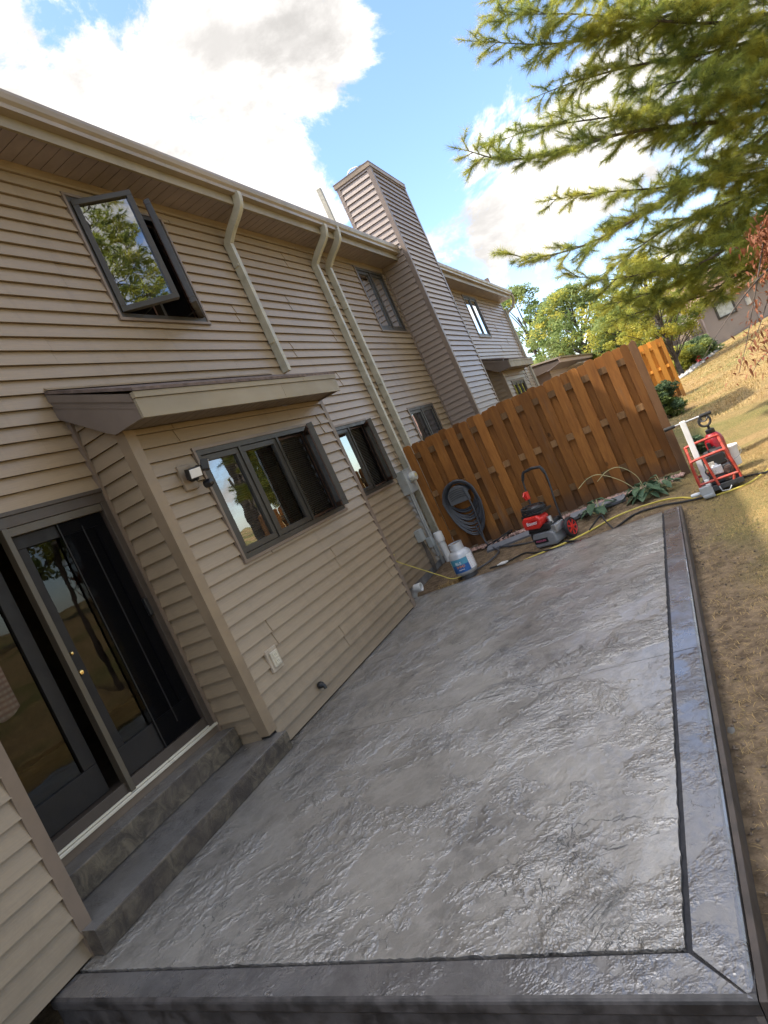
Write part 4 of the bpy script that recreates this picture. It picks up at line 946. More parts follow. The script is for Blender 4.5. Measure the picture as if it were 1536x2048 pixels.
# edging along the fence, plants -------------------------------------------------------
for (x0, x1, y, z, a), lab in zip(((-2.98, -1.90, 8.50, -.02, .06), (-1.72, -.98, 8.52, .0, .03)), ('longer grey edging plank left of the pressure washer handle', 'shorter grey edging plank right of the pressure washer')):
    m = MB(); D = Vector((math.cos(a), 0, math.sin(a) * .4)).normalized(); c = Vector(((x0 + x1) / 2, y, z)); Nn = Vector((0, 1, .28)).normalized(); m.obox(c, D, Nn, D.cross(Nn), (x1 - x0) / 2, .072, .019)
    tag(m.build('edging_plank', PLANK, bevel=.004), lab + ', lying before the fence', 'plank', 'grey edging planks along the fence')
r = np.random.default_rng(4); n = 1100
px = r.uniform(-3.55, -.25, n); py = 8.86 - np.abs(r.normal(0, .07, n)) ; sz = r.uniform(.012, .032, n)
base = np.array([(1, 0, 0), (-1, 0, 0), (0, 1, 0), (0, -1, 0), (0, 0, .8), (0, 0, -.8)]); fc = np.array([(0, 2, 4), (2, 1, 4), (1, 3, 4), (3, 0, 4), (2, 0, 5), (1, 2, 5), (3, 1, 5), (0, 3, 5)])
V = base[None] * sz[:, None, None] * r.uniform(.6, 1.3, (n, 6, 1)); an = r.uniform(0, 6.28, n); ca, sa = np.cos(an)[:, None], np.sin(an)[:, None]
V = np.stack([V[..., 0] * ca - V[..., 1] * sa, V[..., 0] * sa + V[..., 1] * ca, V[..., 2]], -1) + np.stack([px, py, gz(px, py) + sz * .5 + .03], -1)[:, None]
tag(fastmesh('gravel', V.reshape(-1, 3), (fc[None] + 6 * np.arange(n)[:, None, None]).reshape(-1, 3), STONE), 'pink crushed stone along the foot of the brown fence', 'gravel', kind='stuff')

def leaf_blade(V, F, base, d, length, width, up=.5, droop=.8, n=5, cup=.15):
    """broad pointed leaf curving from base along d"""
    d = Vector(d).normalized(); sd_ = d.cross(Vector((0, 0, 1))); sd_ = sd_.normalized() if sd_.length > .05 else Vector((1, 0, 0)); k0 = len(V)
    for i in range(n + 1):
        t = i / n; w = width * math.sin(math.pi * min(1, t * .92 + .06)) ** .8 / 2
        p = Vector(base) + d * length * t + Vector((0, 0, 1)) * length * (up * t - droop * t * t)
        V += [tuple(p - sd_ * w + Vector((0, 0, cup * w))), tuple(p), tuple(p + sd_ * w + Vector((0, 0, cup * w)))]
    for i in range(n):
        for j in (0, 1): a = k0 + i * 3 + j; F.append((a, a + 1, a + 4, a + 3))
def hosta(c, n, size, seed, label, name='hosta_plant', stalks=0, mat=HOSTA):
    r = random.Random(seed); V, F = [], []
    T = thing(name, label, 'plant', c)
    st = MB()
    for i in range(n):
        a = r.uniform(0, 6.283); e = r.uniform(.1, 1.0); l = size * r.uniform(.55, 1.1)
        b0 = Vector(c) + Vector((math.cos(a), math.sin(a), 0)) * r.uniform(0, .05); h = size * r.uniform(.3, 1.0) * (1.2 - .6 * e)
        b1 = b0 + Vector((math.cos(a) * e * size * .6, math.sin(a) * e * size * .6, h)); st.tube([b0, (b0 + b1) / 2 + Vector((0, 0, .02)), b1], .004, 5)
        leaf_blade(V, F, b1, (math.cos(a), math.sin(a), r.uniform(-.2, .35)), l, l * r.uniform(.45, .62), .15, .55)
    fastmesh('leaves', V, F, mat, T, smooth=True)
    for i in range(stalks):
        a = r.uniform(-.5, .5); q = [Vector(c), Vector(c) + Vector((-.08 + a * .2, 0, .28)), Vector(c) + Vector((-.26 + a * .3, -.02, .48)), Vector(c) + Vector((-.42 + a * .3, -.03, .50)), Vector(c) + Vector((-.58 + a * .3, -.03, .42))]
        st.tube(smooth_path(q, 5), .004, 5)
    st.build('stem', plain('pale_stem', (.42, .40, .20), .6), T)
hosta((-.72, 8.25, -.05), 40, .20, 11, 'broad leaved grey green plant near the right end of the fence', stalks=2)
hosta((-.50, 8.38, -.03), 26, .17, 12, 'low pale plant hard against the fence end post by the saw')
hosta((-1.33, 8.28, -.04), 22, .19, 13, 'sprawling green plant just right of the pressure washer wheel')

# loose straw beside the tank, small clods on the bare soil
def blades(name, pts, lmin, lmax, w, seed, mat, flat=.35, label=None, cat=None):
    r = np.random.default_rng(seed); n = len(pts); P = np.stack([pts[:, 0], pts[:, 1], gz(pts[:, 0], pts[:, 1]) - .004], -1)
    a = r.uniform(0, 6.28, n); el = np.clip(r.normal(flat, .32, n), .05, 1.35); l = r.uniform(lmin, lmax, n)
    d = np.stack([np.cos(a) * np.cos(el), np.sin(a) * np.cos(el), np.sin(el)], -1); s = np.stack([-np.sin(a), np.cos(a), 0 * a], -1)
    ww = (w * r.uniform(.6, 1.4, n))[:, None]; mid = P + d * (l * .55)[:, None]; tip = P + d * l[:, None] + np.stack([0 * a, 0 * a, -l * .18], -1)
    V = np.stack([P - s * ww, P + s * ww, mid + s * ww * .7, mid - s * ww * .7, tip], 1); k = 5 * np.arange(n)[:, None]
    F = np.concatenate([np.stack([k, k + 1, k + 2], -1), np.stack([k, k + 2, k + 3], -1), np.stack([k + 3, k + 2, k + 4], -1)], 1).reshape(-1, 3)
    return tag(fastmesh(name, V.reshape(-1, 3), F, mat), label, cat, kind='stuff')
r = np.random.default_rng(9)
def sample(n, x0, x1, y0, y1, f):
    x = r.uniform(x0, x1, n); y = r.uniform(y0, y1, n); k = r.uniform(0, 1, n) < f(x, y); return np.stack([x[k], y[k]], -1)
gr = np.concatenate([
    sample(420000, -.30, 1.6, 1.8, 9.5, lambda x, y: np.clip((x + .12 + (y - 4) * .06) * 1.3, .13, 1) * (.45 + .55 * np.sin(x * 3.1 + y * 1.7) ** 2)),
    sample(60000, -.2, 3.2, 9, 20, lambda x, y: np.clip(x + .4, .1, 1) * (.4 + .6 * np.sin(x * 2.3 - y * 1.1) ** 2)),
    sample(9000, -3.5, -.3, 7.15, 8.8, lambda x, y: .35 + .4 * np.sin(x * 6) ** 2)])
blades('grass', gr, .015, .060, .0015, 21, STRAW, .38, 'short dry straw coloured grass on the lawn', 'grass')
far = sample(120000, -.3, 7.5, 13, 38, lambda x, y: (.35 + .65 * np.sin(x * 1.3 - y * .8) ** 2) * np.clip(x + .5, 0, 1))
blades('grass', far, .05, .13, .0065, 31, STRAW, .55, 'taller dry grass on the far slope', 'grass')
flat = np.concatenate([sample(60000, -.32, 1.5, 1.8, 8.5, lambda x, y: np.clip(.15 + x * .6, .1, .5) + .5 * np.clip(np.sin(x * 9 + y * 4) * np.sin(y * 7 - x * 5), 0, 1)), sample(9000, -3.5, -.3, 7.15, 8.8, lambda x, y: .7 + 0 * x)])
blades('straw', flat, .015, .05, .0016, 27, STRAW, .06, 'dead grass bits lying flat on the soil', 'straw')
nest = np.stack([r.normal(-3.22, .10, 700), r.normal(7.32, .10, 700)], -1)
blades('straw', nest, .05, .14, .0025, 22, STRAW, .25, 'pale loose straw between the tank and the bay', 'straw')
n = 3200; px = np.concatenate([-.32 + .55 * r.uniform(0, 1, 2600) ** 1.8, r.uniform(-3.4, -.4, 600)]); py = np.concatenate([r.uniform(1.8, 8.0, 2600), r.uniform(7.15, 8.6, 600)]); sz = .002 + .010 * r.uniform(0, 1, n) ** 5
V = base[None] * sz[:, None, None] * r.uniform(.5, 1.4, (n, 6, 1)) + np.stack([px, py, gz(px, py) + sz * .3], -1)[:, None]
tag(fastmesh('soil_clods', V.reshape(-1, 3), (fc[None] + 6 * np.arange(n)[:, None, None]).reshape(-1, 3), plain('soil', (.16, .12, .085), .95, var=.4)), 'small soil clods and pebbles beside the patio edge', 'soil', kind='stuff')
for i, (x, y, s) in enumerate(((-.318, 2.93, .026), (-.312, 2.78, .018))):
    rr = random.Random(i + 5); m = MB(); m.lathe([(.2 * s, 0), (s * .9, .15 * s), (s, .5 * s), (s * .7, .9 * s), (.1 * s, s)], (0, 0, 0), 9)
    m.v = [(x + v[0] * rr.uniform(.8, 1.15), y + v[1] * 1.7 * rr.uniform(.85, 1.1), float(gz(x, y)) - .02 + v[2] * .9) for v in m.v]
    tag(m.build('concrete_lump', plain('pale_concrete', (.17, .16, .14), .9), smooth=True), ('larger' if i == 0 else 'smaller') + ' pale concrete lump against the form board', 'lump', 'concrete lumps by the form board')

# ------------------------------------------------------------------ trees
def needle_mesh(name, P, D, L, mats, parent, per=14, width=.005, seed=0, mixf=.25):
    """tufts of needles: positions, twig directions, lengths"""
    r = np.random.default_rng(seed); P = np.repeat(np.asarray(P), per, 0); D = np.repeat(np.asarray(D), per, 0); L = np.repeat(np.asarray(L), per) * r.uniform(.65, 1.15, len(P))
    rv = r.normal(0, 1, P.shape); d = D * r.uniform(.3, 1.1, (len(P), 1)) + rv * .5; d[:, 2] -= .12; d /= np.linalg.norm(d, axis=1)[:, None]
    s = np.cross(d, r.normal(0, 1, P.shape)); s /= np.linalg.norm(s, axis=1)[:, None] + 1e-9
    P = P - D * (L * r.uniform(0, .6, len(P)))[:, None]
    w = width * r.uniform(.7, 1.3, (len(P), 1)); V = np.stack([P - s * w, P + s * w, P + d * L[:, None]], 1)
    n = len(P); mi = (np.repeat(r.uniform(0, 1, n // per), per)[:n] < mixf).astype(np.int32)
    return fastmesh(name, V.reshape(-1, 3), np.arange(3 * n).reshape(n, 3), mats, parent, mi)
def pine_branch(path, rad, tw, TP, TD, TL, wood, rr, twig_len=1.0, step=.096, tstep=.060, start=.20, droop=.09, nl=.150):
    path = [Vector(p) for p in path]; m = len(path)
    wood.tube(path, [max(.005, rad * .62 * (1 - .88 * i / (m - 1))) for i in range(m)], 7)
    cum = [0]
    for a, b in zip(path[:-1], path[1:]): cum.append(cum[-1] + (b - a).length)
    tot = cum[-1]; s = tot * start; side = 1; i = 0
    def run(b0, dirv, ln, depth):
        k = max(2, int(ln / tstep)); pts = []; p = Vector(b0); d = dirv.normalized()
        for q in range(k + 1):
            pts.append(p.copy()); d = (d + Vector((rr.gauss(0, .07), rr.gauss(0, .07), rr.gauss(0, .05) - droop * .25))).normalized(); p = p + d * ln / k
        wood.tube(pts, [max(.0022, .0085 * (1 - q / k) * (1.0 if depth == 0 else .6)) for q in range(k + 1)], 4, caps=False)
        for q in range(1, k + 1):
            f = q / k
            if f > (.30 if depth == 0 else .15):
                TP.append(tuple(pts[q])); TD.append(tuple((pts[q] - pts[q - 1]).normalized())); TL.append(nl * rr.uniform(.8, 1.15))
            if depth == 0 and q % 2 == 0 and f > .14 and f < .95:
                t = (pts[q] - pts[q - 1]).normalized(); sd_ = t.cross(Vector((0, 0, 1)))
                if sd_.length < .1: continue
                run(pts[q], t * .75 + sd_.normalized() * rr.choice((-1, 1)) * .7 + Vector((0, 0, rr.uniform(-.35, .55))), ln * (1 - f) * .7 + .12, 1)
    while s < tot:
        while i < m - 2 and cum[i + 1] < s: i += 1
        u = (s - cum[i]) / max(1e-6, cum[i + 1] - cum[i]); p = path[i].lerp(path[i + 1], u); t = (path[i + 1] - path[i]).normalized(); f = s / tot
        sd_ = t.cross(Vector((0, 0, 1))).normalized()
        run(p, t * .8 + sd_ * side * rr.uniform(.3, 1.0) + Vector((0, 0, rr.uniform(-.55, .65))), twig_len * (1.05 - .75 * f) * rr.uniform(.55, 1.15), 0)
        side = -side; s += step * rr.uniform(.7, 1.3)
    run(path[-1], path[-1] - path[-2], .22, 1)
def trunk_tube(wood, x, y, z0, h, r, lean=(0, 0), seg=12, rr=random):
    n = 10; wood.tube([(x + lean[0] * t + rr.uniform(-.02, .02), y + lean[1] * t + rr.uniform(-.02, .02), z0 + h * t) for t in [i / n for i in range(n + 1)]], [r * (1.25 if i == 0 else 1) * (1 - .8 * i / n) + .01 for i in range(n + 1)], seg)
def pine_tree(x, y, h, r, label, specs=(), whorls=None, seed=1, per=14, name='pine_tree'):
    rr = random.Random(seed); z0 = float(gz(x, y)) - .1
    T = thing(name, label, 'tree', (x, y, z0)); wood = MB(); TP, TD, TL = [], [], []
    trunk_tube(wood, x, y, z0, h, r, rr=rr)
    for pts, rad, tl in specs: pine_branch(smooth_path(pts, 6), rad, None, TP, TD, TL, wood, rr, tl)
    if whorls:
        za, zb, dz, lmax, st = whorls; z = za; k = 0
        while z < zb:
            f = (z - za) / (zb - za)
            for j in range(5):
                a = k * .8 + j * 1.257 + rr.uniform(-.3, .3); l = lmax * (1 - .75 * f) * rr.uniform(.7, 1.1); c = Vector((math.cos(a), math.sin(a), 0))
                if not specs or not (c.x < -.2 and z < 9):
                    b = Vector((x, y, z)); pine_branch([b, b + c * l * .35 + Vector((0, 0, .15)), b + c * l * .7 + Vector((0, 0, .05)), b + c * l + Vector((0, 0, .1))], .045 * (1 - .5 * f), None, TP, TD, TL, wood, rr, 1.0, st, .12, .2, nl=.17)
            z += dz; k += 1
    wood.build('trunk', BARK, T, smooth=True)
    needle_mesh('needles', TP, TD, TL, [NEEDLE, NEEDLED], T, per,   .0023 if specs else .010, seed)
    return T
PX, PY = 4.35, 14.8
def br(z0, pts, rad, tl=1.0): return ([(PX, PY, z0)] + [tuple(at_y(*p)) for p in pts], rad, tl)
specs = [
    br(6.4, [(1560, -70, 13.6), (1420, 0, 12.7), (1225, 66, 11.7), (1100, 88, 11.1), (945, 82, 10.7)], .07),
    br(5.9, [(1570, 20, 13.4), (1440, 45, 12.4), (1300, 40, 11.6), (1150, 28, 11.0), (985, 30, 10.8)], .06),
    br(5.2, [(1560, 70, 13.7), (1420, 105, 12.7), (1275, 130, 11.9), (1160, 160, 11.4), (1080, 190, 11.1)], .06),
    br(4.6, [(1560, 215, 13.7), (1480, 238, 12.9), (1375, 250, 12.0), (1240, 268, 11.2), (1110, 308, 10.6), (1005, 318, 10.2), (930, 300, 9.9)], .075),
    br(4.4, [(1560, 180, 13.2), (1450, 190, 12.2), (1330, 215, 11.5), (1210, 235, 11.0), (1080, 255, 10.7), (990, 285, 10.5)], .05, .9),
    br(4.2, [(1560, 250, 13.9), (1490, 305, 13.2), (1415, 345, 12.5), (1340, 395, 11.9), (1250, 450, 11.3), (1170, 490, 10.8), (1075, 515, 10.4), (1015, 508, 10.2)], .07, .85),
    br(3.6, [(1560, 360, 13.8), (1440, 412, 13.0), (1350, 448, 12.4), (1270, 500, 11.9), (1190, 560, 11.5)], .055, .95),
    br(3.3, [(1560, 430, 13.9), (1480, 452, 13.3), (1400, 478, 12.7), (1320, 520, 12.2), (1250, 560, 11.8)], .055),
    br(2.9, [(1560, 520, 13.7), (1480, 545, 13.0), (1410, 590, 12.5), (1320, 612, 12.0), (1230, 640, 11.7)], .05, .95),
    br(3.1, [(1560, 470, 13.9), (1460, 515, 13.1), (1370, 560, 12.5), (1290, 590, 12.0), (1210, 610, 11.7)], .05, .9),
    br(6.9, [(1580, -150, 13.6), (1440, -90, 12.6), (1280, -40, 11.8), (1120, -15, 11.2), (990, 0, 11.0)], .06),
    br(5.6, [(1570, 120, 13.2), (1470, 140, 12.4), (1370, 160, 11.9), (1260, 185, 11.5)], .045),
    br(3.0, [(1560, 440, 13.3), (1470, 488, 12.6), (1390, 530, 12.1), (1300, 545, 11.7), (1215, 560, 11.4), (1150, 552, 11.2)], .05, 1.0),
    br(3.9, [(1560, 330, 13.6), (1440, 355, 12.8), (1320, 375, 12.1), (1200, 385, 11.6), (1100, 400, 11.3)], .05, .85),
]
pine_tree(PX, PY, 13, .24, 'big pine tree reaching over the lawn from the right with long drooping needled branches', specs, (6.5, 12.5, .9, 3.8, .4), 3, 44)
pine_tree(5.75, 19.2, 12, .26, 'second pine tree standing behind the big pine', (), (8.2, 11.5, 1.0, 2.6, .6), 5, 9)
pine_tree(4.9, .4, 11, .20, 'pine tree mirrored green in the open upstairs window', (), (3.2, 10.6, .36, 3.2, .24), 8, 16)

def leaf_mesh(name, C, rad, n, size, mats, parent, seed, mixp=(.5, .5)):
    """small leaf faces gathered round clump centres"""
    r = np.random.default_rng(seed); C = np.asarray(C); rad = np.asarray(rad); k = r.integers(0, len(C), n)
    u = r.normal(0, 1, (n, 3)); u /= np.linalg.norm(u, axis=1)[:, None]; P = C[k] + u * (rad[k] * r.uniform(.25, 1, n) ** .6)[:, None] * np.array([1.15, 1.15, .75])
    a = r.normal(0, 1, (n, 3)); a[:, 2] *= .55; a /= np.linalg.norm(a, axis=1)[:, None]; b = np.cross(a, r.normal(0, 1, (n, 3))); b /= np.linalg.norm(b, axis=1)[:, None]
    s = (size * r.uniform(.6, 1.4, n))[:, None]
    V = np.stack([P - a * s, P + b * s * .5, P + a * s, P - b * s * .5], 1)
    mi = (r.uniform(0, 1, len(C)) < mixp[1]).astype(np.int32)[k]
    return fastmesh(name, V.reshape(-1, 3), np.arange(4 * n).reshape(n, 4), mats, parent, mi)
def leafy_tree(x, y, h, w, label, mats, seed, clumps=60, leaves=9000, size=.11, trunk=.16, low=.25, name='leafy_tree', mixp=.35, airy=.9):
    rr = random.Random(seed); z0 = float(gz(x, y)) - .1; T = thing(name, label, 'tree', (x, y, z0)); wood = MB()
    trunk_tube(wood, x, y, z0, h * .8, trunk, (rr.uniform(-.3, .3), rr.uniform(-.3, .3)), 9, rr)
    C, Rd = [], []
    for i in range(clumps * 3):
        a = rr.uniform(0, 6.283); t = rr.uniform(low, 1.0); prof = math.sin(math.pi * min(1, max(0.02, (t - low * .55) / (1.03 - low * .55)))) ** .7
        q = w / 2 * prof * math.sqrt(rr.uniform(.15, 1.0)); c = (x + q * math.cos(a), y + q * math.sin(a), z0 + h * t)
        C.append(c); Rd.append(w * .075 * rr.uniform(.45, 1.5) * airy)
        if i % 7 == 0:
            b = Vector((x, y, z0 + h * max(.15, t - .28))); wood.tube([b, b.lerp(Vector(c), .5) + Vector((0, 0, .1 * w / 4)), Vector(c)], [trunk * .35, trunk * .2, .015], 5)
    wood.build('trunk', BARK, T, smooth=True); leaf_mesh('crown', C, Rd, int(leaves * 1.7), size * .58, mats, T, seed, (1 - mixp, mixp)); return T
def at(px, py, y): v = at_y(px, py, y); return v.x, v.y
leafy_tree(-3.6, 44, 7.4, 7.0, 'pale green airy tree above the far low roof, just right of the house corner', [LEAFG, LEAFY], 31, 95, 15000, .16, .22, mixp=.25)
leafy_tree(-7.4, 50, 10.2, 6.0, 'tall green tree half hidden behind the far corner of the house', [LEAFG, LEAFY], 32, 60, 9000, .18, .2, mixp=.12)
leafy_tree(-.9, 40, 4.8, 5.4, 'low round green tree behind the brown fence top', [LEAFG, LEAFY], 33, 60, 10000, .14, .18, mixp=.35)
leafy_tree(-.2, 58, 6.4, 8.0, 'distant hazy green tree in the gap between two nearer trees', [LEAFG, LEAFY], 34, 60, 8000, .2, .22, mixp=.3)
leafy_tree(.62, 31, 5.6, 4.2, 'yellow green tree turning autumn gold left of the hillside house', [LEAFY, LEAFG], 35, 80, 13000, .095, .11, .30, mixp=.2, airy=.85)
leafy_tree(15, 33, 7.5, 5.5, 'green tree behind the pines on the lawn', [LEAFG, LEAFY], 36, 40, 4500, .2, .2)
leafy_tree(16, 16, 9, 7, 'broad green tree at the top of the lawn', [LEAFG, LEAFY], 37, 50, 5000, .22, .25)
leafy_tree(13, 3, 8.5, 7, 'broad green tree opposite the house', [LEAFG, LEAFY], 38, 50, 5000, .22, .25)
leafy_tree(12, -6, 9, 7, 'green tree behind the camera beside the lawn', [LEAFG, LEAFY], 39, 40, 4000, .24, .25)
def shrub(x, y, h, w, label, mats, seed, n=5000, size=.045, name='shrub', clumps=34):
    rr = random.Random(seed); z0 = float(gz(x, y)); T = thing(name, label, 'shrub', (x, y, z0)); C, Rd = [], []; st = MB()
    for i in range(clumps):
        a = rr.uniform(0, 6.283); t = rr.uniform(.12, 1); q = w / 2 * math.sqrt(max(.03, 1 - (t - .35) ** 2 / .5)) * math.sqrt(rr.random()); c = (x + q * math.cos(a), y + q * math.sin(a), z0 + h * t * .88)
        C.append(c); Rd.append(w * .15 * rr.uniform(.7, 1.3))
        if i % 3 == 0: st.tube([(x, y, z0 - .05), (x + q * .4 * math.cos(a), y + q * .4 * math.sin(a), z0 + h * t * .5), c], [.012, .008, .004], 4)
    st.build('stem', BARK, T); leaf_mesh('foliage', C, Rd, n, size, mats, T, seed); return T
shrub(-.20, 16.4, .85, .85, 'dark clipped evergreen bush just past the brown fence end', [NEEDLED, LEAFB], 41, 7000, .035, 'evergreen_bush')
shrub(1.05, 34.0, 1.15, 2.2, 'bright green leafy bush before the hillside house', [LEAFY, LEAFG], 42, 6000, .07, 'leafy_bush')
shrub(1.85, 34.4, 1.1, 1.5, 'darker green bush beside the hillside house corner', [LEAFG, LEAFB], 43, 4500, .06, 'leafy_bush')
shrub(1.62, 32.2, .38, .45, 'small red flowering plant on the pale stone border', [REDP, LEAFG], 44, 900, .04, 'red_flower_plant', 12)
shrub(.02, 10.2, .3, .3, 'grey green weedy clump behind the brown fence end', [HOSTA, LEAFB], 45, 1200, .04, 'weed_clump', 14)
r = np.random.default_rng(14); n = 500; t = r.uniform(0, 1, n); px = .55 + 2.1 * t + r.normal(0, .12, n); py = 29.5 + 6.5 * t + r.normal(0, .25, n); sz = r.uniform(.05, .13, n)
V = base[None] * sz[:, None, None] * r.uniform(.6, 1.3, (n, 6, 1)) + np.stack([px, py, gz(px, py) + sz * .3], -1)[:, None]
tag(fastmesh('stone_border', V.reshape(-1, 3), (fc[None] + 6 * np.arange(n)[:, None, None]).reshape(-1, 3), plain('pale_stone', (.45, .42, .38), .9)), 'pale stone border before the hillside house', 'gravel', kind='stuff')

# small tree with rust coloured dead leaves hanging into the right edge
def rusty():
    x, y = 2.35, 7.6; z0 = float(gz(x, y)) - .05; rr = random.Random(2); T = thing('dry_tree', 'drooping dry tree with rust brown dead leaves at the right edge over the lawn', 'tree', (x, y, z0)); wood = MB(); V, F = [], []
    wood.tube(smooth_path([(x, y, z0), (x + .05, y, 1.2), (x, y - .02, 2.3), (x - .25, y - .1, 2.9)], 5), .045, 8)
    tw = [[(1540, 430, 7.4), (1525, 500, 7.2), (1508, 600, 7.05), (1492, 690, 7.0), (1478, 745, 6.95)], [(1560, 500, 7.4), (1540, 580, 7.2), (1520, 650, 7.1), (1497, 700, 7.05)],
          [(1555, 520, 7.2), (1490, 590, 7.0), (1440, 660, 6.9), (1405, 720, 6.85)], [(1580, 470, 7.5), (1545, 500, 7.4), (1520, 540, 7.3), (1500, 560, 7.3)], [(1590, 640, 7.2), (1550, 690, 7.1), (1520, 720, 7.0), (1500, 755, 6.95)], [(1600, 420, 7.5), (1560, 440, 7.3), (1530, 460, 7.2), (1512, 480, 7.2)]]
    for i, t in enumerate(tw):
        p = [Vector((x - .1 * (i % 2), y, 2.5 - .1 * i))] + [at_y(*q) for q in t]; path = smooth_path(p, 8); wood.tube(path, [max(.0025, .014 * (1 - k / len(path))) for k in range(len(path))], 5)
        if i in (2, 4):
            continue
        for k in range(len(path) // 4, len(path)):
            q = path[k]; h = (q.z - 1.45) / 1.2
            for _ in range(26 if h > .42 else 5):
                b = q + Vector((rr.gauss(.07, .10), rr.gauss(0, .10), rr.gauss(-.03, .07))); leaf_blade(V, F, b, (rr.gauss(0, 1), rr.gauss(0, 1), rr.gauss(-.5, .5)), rr.uniform(.035, .065), rr.uniform(.016, .028), 0, .5, 3, .5)
    wood.build('trunk', BARK, T, smooth=True); fastmesh('dry_leaves', V, F, RUST, T, smooth=True)
rusty()

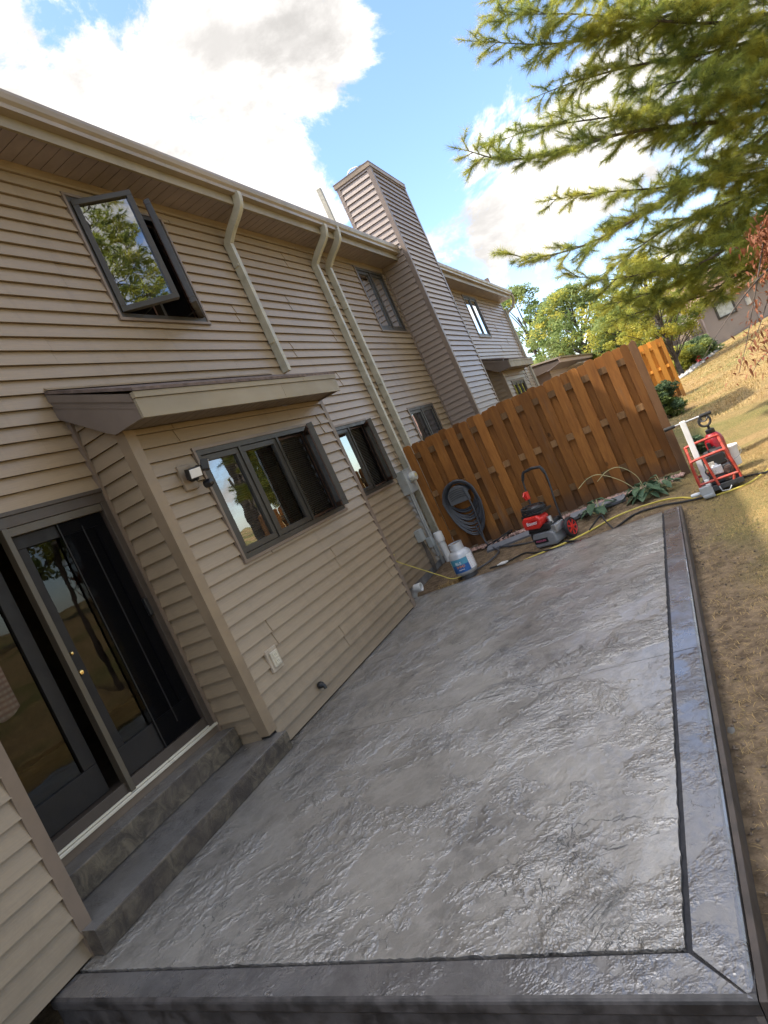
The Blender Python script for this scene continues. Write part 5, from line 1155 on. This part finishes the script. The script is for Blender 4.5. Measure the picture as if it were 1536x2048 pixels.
# ------------------------------------------------------------------ other buildings
def hillside_house():
    cx, cy = 2.62, 40.0; zb = float(gz(cx, cy)) ; zc = .10
    T = thing('house', 'single storey taupe house with pinkish brown roof on the grassy rise', 'house', (cx, cy, zc))
    a = Vector((-5.0, 1.5 + 10.5, 0)).normalized(); a = Vector((-.30, .954, 0)); b = Vector((.954, .30, 0)); Z = Vector((0, 0, 1)); o = Vector((cx, cy, 0))
    LW, LG, H0, H1 = 9.0, 8.0, zc - .6, 2.78
    def wall(p, d, L, z1, nrm, holes=()):
        m = MB(); z = zc; e = .125
        m.quad(p + Z * H0, p + d * L + Z * H0, p + d * L + Z * zc, p + Z * zc)
        while z < z1 - .01:
            zt = min(z + e, z1); m.quad(p + nrm * .018 + Z * z, p + d * L + nrm * .018 + Z * z, p + d * L + Z * zt, p + Z * zt); m.quad(p + Z * z, p + d * L + Z * z, p + d * L + nrm * .018 + Z * z, p + nrm * .018 + Z * z); z = zt
        return m
    wall(o, b, LW, H1, -a).build('wall', SIDING2, T)
    m = wall(o, a, LG, H1, -b)
    z = H1; e = .125; hw = LG / 2; rise = 1.75                     # gable courses
    while z < H1 + rise - .05:
        f = (z - H1) / rise; s = hw * f; zt = min(z + e, H1 + rise); m.quad(o + a * s - b * .018 + Z * z, o + a * (LG - s) - b * .018 + Z * z, o + a * (LG - s) + Z * zt, o + a * s + Z * zt); z = zt
    m.build('gable_wall', SIDING2, T)
    m = MB(); m.quad(o + a * LG + Z * H0, o + a * LG + b * LW + Z * H0, o + a * LG + b * LW + Z * H1, o + a * LG + Z * H1); m.quad(o + b * LW + Z * H0, o + b * LW + a * LG + Z * H0, o + b * LW + a * LG + Z * H1, o + b * LW + Z * H1); m.build('wall', SIDING2, T)
    RO = plain('pinkish_brown_shingles', (.36, .22, .17), .9, var=.25, scale=8, bump=.5, bscale=20)
    m = MB(); ov = .35
    for s in (0, 1):
        e0 = o - a * ov if s == 0 else o + a * (LG + ov); rg = o + a * hw; dz = H1 - .02 - rise * ov / hw
        p = [e0 - b * ov + Z * dz, e0 + b * (LW + ov) + Z * dz, rg + b * (LW + ov) + Z * (H1 + rise), rg - b * ov + Z * (H1 + rise)]; m.quad(*[q + Z * .10 for q in p]); m.quad(*p); 
        for i in range(4): m.quad(p[i], p[(i + 1) % 4], p[(i + 1) % 4] + Z * .10, p[i] + Z * .10)
    m.build('roof', RO, T)
    m = MB(); e0 = o - a * (ov + .05); dz = H1 - rise * ov / hw; m.obox(e0 + b * (LW / 2) + Z * (dz - .0), b, a, Z, LW / 2 + ov, .055, .075); m.build('gutter', GUTTER, T)
    m = MB(); c = o - a * .05 + b * .10
    m.tube([o - a * (ov + .03) + b * .10 + Z * (dz - .08), o - a * .2 + b * .10 + Z * (dz - .35), c + Z * (dz - .5), c + Z * zc], .05, flat=(.09, .07)); m.build('downspout', plain('mauve_downspout', (.36, .29, .27), .5), T)
    m = MB(); m.obox(o - a * .02 - b * .02 + Z * (zc + H1) / 2, a, b, Z, .06, .06, (H1 - zc) / 2); m.build('corner_trim', TRIMD, T)
    def win(u, w, z0, z1, blind=True):
        m = MB(); c = o + b * u - a * .03
        for du, dz_, hw_, hh in ((-w / 2, 0, .05, (z1 - z0) / 2), (w / 2, 0, .05, (z1 - z0) / 2), (0, (z1 - z0) / 2 - .05, w / 2, .05), (0, -(z1 - z0) / 2 + .05, w / 2, .05)): m.obox(c + b * du + Z * ((z0 + z1) / 2 + dz_), b, a, Z, hw_, .04, hh)
        f = m.build('window', FRAME, T); g = MB(); g.obox(c + a * .01 + Z * (z0 + z1) / 2, b, a, Z, w / 2 - .05, .01, (z1 - z0) / 2 - .05); g.build('pane', plain('curtained_pane', (.42, .44, .40), .15, var=.2, bump=0), f)
    win(1.42, .95, 1.46, 2.40); win(6.0, 1.0, 1.46, 2.40)
    m = MB(); m.obox(o + b * 2.62 - a * .06 + Z * 1.75, b, a, Z, .13, .06, .2); m.build('meter_box', plain('pale_box', (.5, .48, .42), .5), T, bevel=.02)
    m = MB(); c = o + b * 2.85 - a * .05; m.tube([c + Z * 1.55, c + Z * zc], .04, flat=(.08, .06)); m.build('conduit', GALV, T)
    # lower mauve wing at the far end of the gable wall
    m = MB(); p = o + a * (LG - 1.5) - b * 0.03
    for q in range(1): m.obox(p - b * 1.3 + a * .5 + Z * (.1), b, a, Z, 1.3, .9, 1.35)
    m.build('lower_wing', plain('mauve_render', (.40, .32, .30), .7, var=.06, scale=2), T); return T
hillside_house()
def low_row():
    T = thing('garage_row', 'low building with pale shingle roof and pinkish eaves beyond the brown fence', 'garage', (-6, 34, 0))
    m = MB(); siding(m, 'x', -3.65, 1, 25.4, 60, -.1, 2.45, seams=False); siding(m, 'y', 25.4, -1, -9.0, -3.65, -.1, 2.55, seams=False); m.build('wall', plain('pinkish_tan_wall', (.42, .30, .22), .5, var=.1), T)
    m = MB(); m.prism([(-3.08, 2.72), (-3.08, 2.78), (-7.2, 3.40), (-11.5, 2.75), (-11.5, 2.69), (-7.2, 3.34)], 24.9, 60.5, 'y'); m.build('roof', plain('pale_tan_shingles', (.40, .34, .27), .9, var=.2, scale=9, bump=.4), T)
    m = MB(); m.box(-3.10, -3.075, 24.9, 60.5, 2.56, 2.715); m.build('fascia', plain('pink_fascia', (.48, .36, .30), .5, var=.08), T)
    m = MB(); m.prism([(-3.07, 2.70), (-2.98, 2.72), (-2.97, 2.77), (-3.07, 2.77)], 24.9, 60.5, 'y'); m.build('gutter', GUTTER, T)
    m = MB(); m.prism([(-3.64, 2.44), (-3.11, 2.56), (-3.11, 2.57), (-3.64, 2.47)], 24.9, 60.5, 'y')
    m.build('soffit', SOFF, T)
    m = MB()
    for k in range(12): m.box(-3.6, -3.12, 31 + k * .55, 31.25 + k * .55, 2.38, 2.44)
    m.build('vent', plain('pale_vent', (.55, .5, .44), .5), T)
    m = MB(); m.prism([(-3.12, 2.66), (-7.2, 3.30), (-7.2, 2.46), (-3.64, 2.46), (-3.12, 2.56)], 24.93, 25.0, 'y'); m.build('gable', PANEL, T)
low_row()
